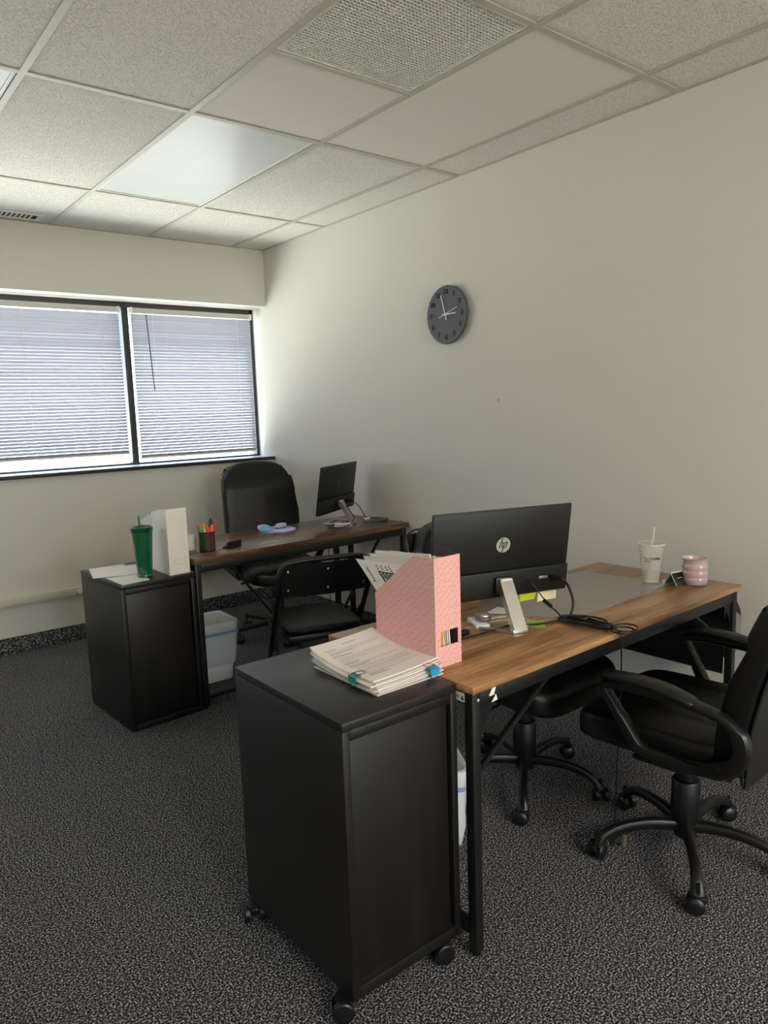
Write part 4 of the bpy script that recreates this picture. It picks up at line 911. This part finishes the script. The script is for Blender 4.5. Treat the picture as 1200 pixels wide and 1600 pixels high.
tag(MB().sheet(lambda u, v: (-.640+u*.045, .83-v*.06, .898+.014*sin(pi*v)+.005*u), 6, 8, .001).build('curled_flap', M['paper']), 'lower folded page flap poking out behind the white file holder', 'paper')
tag(MB().sheet(lambda u, v: (-.640+u*.04, .700-v*.06, .950+.012*sin(pi*v)), 6, 8, .001).build('curled_flap', M['paper']), 'upper folded page flap inside the white file holder', 'paper')

# ------------------------------------------------------------------ paper stack on the near cabinet
SX0, SX1, SY0, SY1 = -.944, -.7265, -1.505, -1.226; SZ = .7403
def lift(u, v):  # u: x 0..1 , v: y 0..1 (1 = far)
    return .024*max(0, v-.45)**1.6/.385*1.0+.012*(1-u)**2*0+.010*u**2.4+.004*(1-v)**2
def bundle(i, zb, th, dx, dy, rz, lab, lf=1.0):
    def fn(u, v):
        x = SX0+(SX1-SX0)*u+dx; y = SY0+(SY1-SY0)*v+dy; cx, cy = (SX0+SX1)/2, (SY0+SY1)/2
        X, Y = x-cx, y-cy; return (cx+X*cos(rz)-Y*sin(rz), cy+X*sin(rz)+Y*cos(rz), zb+th+lift(u, v)*lf)
    return fn, MB().sheet(fn, 10, 12, th)
ORD = ['first', 'second', 'third', 'fourth', 'fifth', 'sixth', 'seventh', 'eighth', 'ninth', 'tenth', 'eleventh']
z = SZ; G = 'clipped page bundles in the stack'; labs = 'white page bundle in the clipped stack on the foreground cabinet'
specs = [(.0030, 0, 0, 0, 0), (.0022, .004, .003, R(.8), .30), (.0022, -.004, .006, R(-1.2), .42), (.0028, .006, .010, R(1.5), .55), (.0018, .010, .012, R(-.6), .68), (.0030, -.002, .016, R(-1.8), .80), (.0024, .008, .020, R(1.0), .92), (.0030, .010, .030, R(.2), 1.0)]
for i, (th, dx, dy, rz_, lf) in enumerate(specs):
    last = i == len(specs)-1
    fn, mb = bundle(i, z, th, dx, dy, rz_, labs, lf); z += th+.0003
    if last:
        top = tag(mb.build('printed_document', M['paper'], ang=50), 'printed document lying on top of the clipped paper stack', 'paper')
        pr = MB(); pl = MB()
        def line(mb_, u0, u1, v, h):
            n = 8
            for k_ in range(n):
                a, b_ = u0+(u1-u0)*k_/n, u0+(u1-u0)*(k_+1)/n; q_ = [Vector(fn(a, v))+Vector((0, 0, .0004)), Vector(fn(b_, v))+Vector((0, 0, .0004)), Vector(fn(b_, v+h))+Vector((0, 0, .0004)), Vector(fn(a, v+h))+Vector((0, 0, .0004))]
                mb_.add(q_, [(0, 1, 2, 3)])
        rnd = random.Random(3); v = .93
        line(pr, .40, .62, .90, .006); line(pr, .08, .26, .845, .006)
        v = .82
        while v > .12:
            if rnd.random() < .20: line(pr, .10, rnd.uniform(.3, .5), v, .0065); v -= .026; continue
            u_ = .10+.04*rnd.random()
            while u_ < .88:
                w_ = rnd.uniform(.02, .09); line(pl, u_, min(.9, u_+w_), v, .0042); u_ += w_+.012
                if rnd.random() < .06: break
            v -= .0175
        pr.build('printed_heading', M['ink'], top, smooth=False, kind='stuff'); pl.build('printed_text', M['ink_light'], top, smooth=False, kind='stuff')
    else: tag(mb.build('page_bundle', M['paper'] if i % 2 else M['paper2'], ang=50), ['lowest', 'second lowest', 'third lowest', 'middle', 'third highest', 'second highest', 'highest'][i]+' white page bundle under the printed document, stack on the foreground cabinet', 'paper', G)
ztop = z
def clip(label, x, y, z0, rz, m, hm, h):
    t = thing('binder_clip', label, 'clip', (x, y, z0), rz)
    # body: wedge prism opening toward +y
    MB().prism([(-.006, -h/2), (-.006, h/2), (.013, h/2+.0022), (.013, h/2+.0014), (-.0045, h/2-.0012), (-.0045, -h/2+.0012), (.013, -h/2-.0014), (.013, -h/2-.0022)], -.0155, .0155, axis=0).build('clip_body', m, t, smooth=False)
    for s_ in (-1, 1):
        zz = s_*(h/2+.003)
        MB().sweep(smooth_path([(-.007, .012, zz), (-.009, .0, zz+s_*.002), (-.010, -.014 if s_ < 0 else .026, zz+s_*.001), (0, -.022 if s_ < 0 else .034, zz+s_*.001), (.010, -.014 if s_ < 0 else .026, zz+s_*.001), (.009, 0, zz+s_*.002), (.007, .012, zz)], 4), .0009, 6).build('wire_handle', hm, t)
    return t
clip('blue binder clip at the right corner of the paper stack', -.762, SY0-.0025, SZ+.0165, R(3), M['blue_clip'], M['pink_clip'], .018)
clip('teal binder clip at the left edge of the paper stack', SX0-.004, -1.415, SZ+.0195, R(-90), M['teal_clip'], M['penblack'], .016)

# ------------------------------------------------------------------ on the far cabinet
flat_poly('loose_sheet', [(-.962+.05, .62), (-.905+.02, .64+.0), (-.72, .86), (-.905, .872)], .6853, .6858, M['paper'], 'loose white sheet at the back of the far cabinet top', 'paper')
tag(MB().prism([(-.955, .628), (-.745, .560), (-.690, .80), (-.900, .868)], .6860, .6864, axis=2).build('loose_sheet', M['paper'], smooth=False), 'loose white sheet overhanging the far cabinet edge', 'paper')
tag(MB().prism([(-.908, .595), (-.900, .385), (-.77, .40), (-.75, .56)], .6853, .6858, axis=2).build('loose_sheet', M['paper'], smooth=False), 'white sheet under the green tumbler, nearest the cabinet corner', 'paper')
t = thing('tumbler', 'tall green tumbler with lid and straw on the far cabinet', 'tumbler', (-.758, .488, .6867))
prof = [(.028, 0), (.034, .001), (.035, .008), (.033, .012), (.0345, .02), (.043, .150), (.0478, .210), (.048, .222)]
MB().lathe(prof, 36).build('tumbler_body', M['green_cup'], t)
MB().lathe([(.0484, .212), (.0510, .218), (.0510, .232), (.0485, .235), (.042, .2285), (.001, .2275)], 36, cap=False).build('lid', M['green_cup_d'], t)
MB().sweep([(-.006, .004, .16), (-.008, .006, .286)], .0042, 10).build('straw', M['green_cup'], t)

# ------------------------------------------------------------------ on the walnut desk
zf = FDH+.0002
pc = (-.418, .532); t = thing('pen_cup', 'black mesh pen cup holding highlighters and pens', 'pen cup', (pc[0], pc[1], zf))
MB().lathe([(.038, .0), (.040, .001), (.041, .096)], 30, cap=False).build('mesh_wall', M['mesh_cup'], t)
MB().lathe([(.0405, .0945), (.0425, .096), (.0425, .100), (.0395, .1005), (.0385, .096)], 30, cap=False).build('rim', M['penblack'], t)
MB().lathe([(.0385, .0015), (.0385, .003)], 30).build('base', M['penblack'], t)
def pen(label, a, r_, lean, az, L, rad, m, capm, name='pen', g=None):
    b = Vector((pc[0]+r_*cos(a), pc[1]+r_*sin(a), zf+.004)); d = Vector((lean*cos(az), lean*sin(az), 1)).normalized()
    o = MB().sweep([b, b+d*(L*.68)], rad, 10).build(name, m); tag(o, label, 'pen', g)
    MB().sweep([b+d*(L*.68), b+d*(L*.9), b+d*L], [rad*1.12, rad*1.12, rad*.6], 10).build('cap', capm, o); return o
pen('green highlighter in the pen cup', 3.3, .022, .10, 3.6, .130, .0085, M['hl_green'], M['hl_green'], 'highlighter')
pen('pink highlighter in the pen cup', 4.4, .020, .08, 5.0, .124, .0080, M['hl_pink'], M['hl_pink'], 'highlighter')
pen('orange highlighter in the pen cup', 5.3, .018, .10, 5.4, .126, .0080, M['hl_orange'], M['hl_orange'], 'highlighter')
pen('yellow highlighter at the right side of the pen cup', 6.1, .024, .04, 0, .126, .0075, M['hl_yellow'], M['hl_yellow'], 'highlighter')
pen('yellow-orange highlighter at the back of the pen cup', 1.6, .006, .1, 1.8, .134, .0078, M['hl_yellow'], M['hl_orange'], 'highlighter')
pen('tall black-capped white marker in the pen cup', .9, .018, .16, .2, .160, .0070, M['penwhite'], M['penblack'], 'marker')
pen('slim red pen leaning right in the pen cup', .2, .022, .22, -.3, .155, .0045, M['red'], M['red'])
pen('pink-tipped pen leaning left in the pen cup', 2.8, .024, .16, 3.0, .142, .0045, M['penwhite'], M['hl_pink'])
pen('white pen slanting across the front of the pen cup', 4.9, .012, .24, 3.6, .118, .0045, M['penwhite'], M['penwhite'])
# black card holder
t = thing('card_holder', 'small black card holder with looped wire ends beside the pen cup', 'card holder', (-.285, .525, zf), R(12))
MB().prism([(-.018, .004), (.020, .002), (.014, .010), (-.004, .012), (-.016, .034), (-.020, .034)], -.040, .040, axis=0).build('tray', M['penblack'], t, smooth=False)
for s_ in (-1, 1): MB().sweep(smooth_path([(s_*.042, -.020, .034), (s_*.046, .006, .010), (s_*.046, .018, .002), (s_*.044, -.004, .0025), (s_*.042, -.018, .006)], 4, True), .0020, 6, closed=True).build('wire_loop', M['penblack'], t)
MB().bb(-.036, .036, -.0165, -.0145, .010, .036).build('black_card', M['penblack'], t)
# mouse mat with wrist rest and mouse
t = thing('mouse_mat', 'pastel blue and lilac mouse mat with wrist rest on the walnut desk', 'mouse mat', (.165, .835, zf), R(-20))
def oval(a, b_, n=36): return [(a*cos(2*pi*k/n), b_*sin(2*pi*k/n)) for k in range(n)]
MB().prism(oval(.105, .115), 0, .004, axis=2).build('pad', M['mousemat'], t)
MB().cushion((.075, .19, .030), .8, .7, lambda x, y, z: (x-.070, y+.03, max(.0042, z+.010))).build('wrist_rest', M['mousemat'], t)
t = thing('computer_mouse', 'pale grey mouse on the pastel mouse mat', 'mouse', (.205, .865, zf+.0045), R(-60))
MB().cushion((.054, .09, .030), .8, .75, lambda x, y, z: (x, y, max(0, z+.012))).build('mouse_shell', mat('pale_mouse', '#b9bfc6', .35), t)
# small cup slivers behind the white holder
t = thing('small_cup', 'small pale cup half hidden behind the white file holder', 'cup', (-.468, .630, zf))
MB().lathe([(.022, 0), (.026, .003), (.030, .075), (.028, .075), (.024, .004)], 24, cap=False).build('cup_wall', M['white_plastic'], t)
MB().lathe([(.023, .0), (.023, .003)], 24).build('cup_base', M['white_plastic'], t)
# notes and cables around the far monitor
def fpl(x, y, z=0): return Vector((x, y, zf+z))
flat_poly('sticky_note', [(.505, .700), (.575, .735), (.590, .800), (.520, .770)], zf, zf+.001, mat('note_mint', '#a8cfc0', .7), 'mint green note under the far monitor', 'paper')
flat_poly('sticky_note', [(.595, .760), (.640, .785), (.650, .830), (.605, .81)], zf, zf+.001, mat('note_coral', '#e08c86', .7), 'coral pink note behind the far monitor stand', 'paper')
pq = wpt(mB, Tm2 @ Vector((.120, -.024, -.095)))
fc1 = cable('black cable looping from the far monitor across the walnut desk toward the wall', [pq, pq+Vector((.012, -.030, .002)), pq+Vector((.05, -.05, -.03)), (.735, .735, zf+.020), (.80, .735, zf+.006), (.835, .700, zf+.004), (.825, .630, zf+.004), (.76, .590, zf+.004), (.69, .610, zf+.004), (.645, .65, zf+.004)], .0030)
MB().sweep([pq+Vector((-.002, .004, 0)), pq+Vector((.014, -.034, .001))], (.011, .008), 10, e=.6).build('plug', M['black_plastic'], fc1)
pq2 = wpt(mB, Tm2 @ Vector((.05, -.024, -.095)))
cable('black cable hanging left of the silver stand of the far monitor', [pq2, pq2+Vector((-.006, -.03, -.004)), (.545, .60, .80), (.49, .585, zf+.010), (.425, .60, zf+.004), (.395, .655, zf+.004), (.445, .70, zf+.004), (.55, .735, zf+.004), (.64, .72, zf+.004)], .0028)
t = thing('cable_adapter', 'small white adapter on the walnut desk right of the monitor stand', 'adapter', (.745, .735, zf), R(20))
MB().rbb(-.018, .018, -.012, .012, 0, .014, .003).build('adapter_body', M['white_plastic'], t)
MB().rbb(.018, .030, -.007, .007, .002, .010, .001).build('plug_end', M['penblack'], t)
cable('thin black cord hanging behind the wall end of the walnut desk', [(.845, .90, .76), (.848, .93, .72), (.846, .935, .5), (.842, .90, .28), (.83, .86, .10), (.80, .83, .004)], .0022) if False else None
cable('thin black cord hanging down behind the walnut desk to the floor', [(.62, .99, .70), (.63, .998, .60), (.62, 1.0, .40), (.60, .96, .20), (.57, .90, .03), (.55, .86, .005)], .0022)

# ------------------------------------------------------------------ waste bins
def bin_(label, c, rz, W, D, H, mesh_side=False):
    t = thing('waste_bin', label, 'bin', (c[0], c[1], 0), rz, 'white waste bins with clear liners'); f = .78
    def ring(w_, d_, z, r_=.03, n=5):
        out = []
        for cx, cy, a0 in ((w_/2-r_, d_/2-r_, 0), (-w_/2+r_, d_/2-r_, 90), (-w_/2+r_, -d_/2+r_, 180), (w_/2-r_, -d_/2+r_, 270)):
            for k in range(n): a = R(a0+90*k/(n-1)); out.append((cx+r_*cos(a), cy+r_*sin(a), z))
        return out
    def shell(levels, m, nm, par, **kw):
        b = MB(); n = len(levels[0])
        for L in levels: b.v += L
        for j in range(len(levels)-1):
            for i in range(n): k = (i+1) % n; b.f.append((j*n+i, j*n+k, (j+1)*n+k, (j+1)*n+i))
        if kw.pop('floor', False): b.f.append(tuple(range(n))[::-1])
        return b.build(nm, m, par, ang=50, **kw)
    shell([ring(W*f, D*f, .001), ring(W*f, D*f, .002), ring(W, D, H-.012), ring(W-.004, D-.004, H-.012), ring(W*f-.004, D*f-.004, .004)], M['bin_white'], 'bin_body', t, floor=True)
    shell([ring(W+.004, D+.004, H-.022), ring(W+.010, D+.010, H-.020), ring(W+.010, D+.010, H-.003), ring(W+.004, D+.004, H), ring(W-.006, D-.006, H), ring(W-.008, D-.008, H-.020)], M['bin_white'], 'rim', t)
    # liner folded over the rim and hanging outside with creases
    rnd = random.Random(int(W*1000+c[0]*77)); n = 20; base = ring(1, 1, 0, .1)
    lv = []
    for z, g, amp in ((.02, -.012, 0), (H*.5, -.012, .003), (H-.01, -.008, 0), (H+.004, .0, 0), (H+.002, .016, 0), (H-.05, .018, .002), (H*.62, .022, .008), (H*.42, .020, .013), (H*.26, .014, .010)):
        w_, d_ = (W*(f+(1-f)*min(1, z/H))+g), (D*(f+(1-f)*min(1, z/H))+g); L = ring(w_, d_, z, .03)
        lv.append([(x*(1+rnd.uniform(-1, 1)*amp/W*1.5), y*(1+rnd.uniform(-1, 1)*amp/D*1.5), zz+rnd.uniform(-1, 1)*amp*.8) for x, y, zz in L])
    shell(lv, M['liner'], 'liner', t)
    shell([ring(W+.020, D+.020, H-.060, .03), ring(W+.022, D+.022, H-.045, .03)], M['blue_tie'], 'drawstring', t, label='blue drawstring band')
    return t
bin_('white waste bin with clear liner under the walnut desk', (-.335, .79, 0), R(-3), .255, .250, .325)
bin_('white mesh waste bin with liner under the oak desk, behind the foreground cabinet', (-.5465, -1.211, 0), R(-30), .24, .17, .325)

# a stray wooden piece and clip on the carpet under the right chair's base
tag(MB().rbox((0, 0, 0), (.016, .010, .040), .002, mtx=Matrix.Translation((-.03, -1.59, .0205)) @ Matrix.Rotation(R(8), 4, 'Y')).build('desk_foot_shim', mat('grey_plastic', '#55504a', .5)), 'small grey plastic piece on the carpet behind the right chair caster', 'debris')
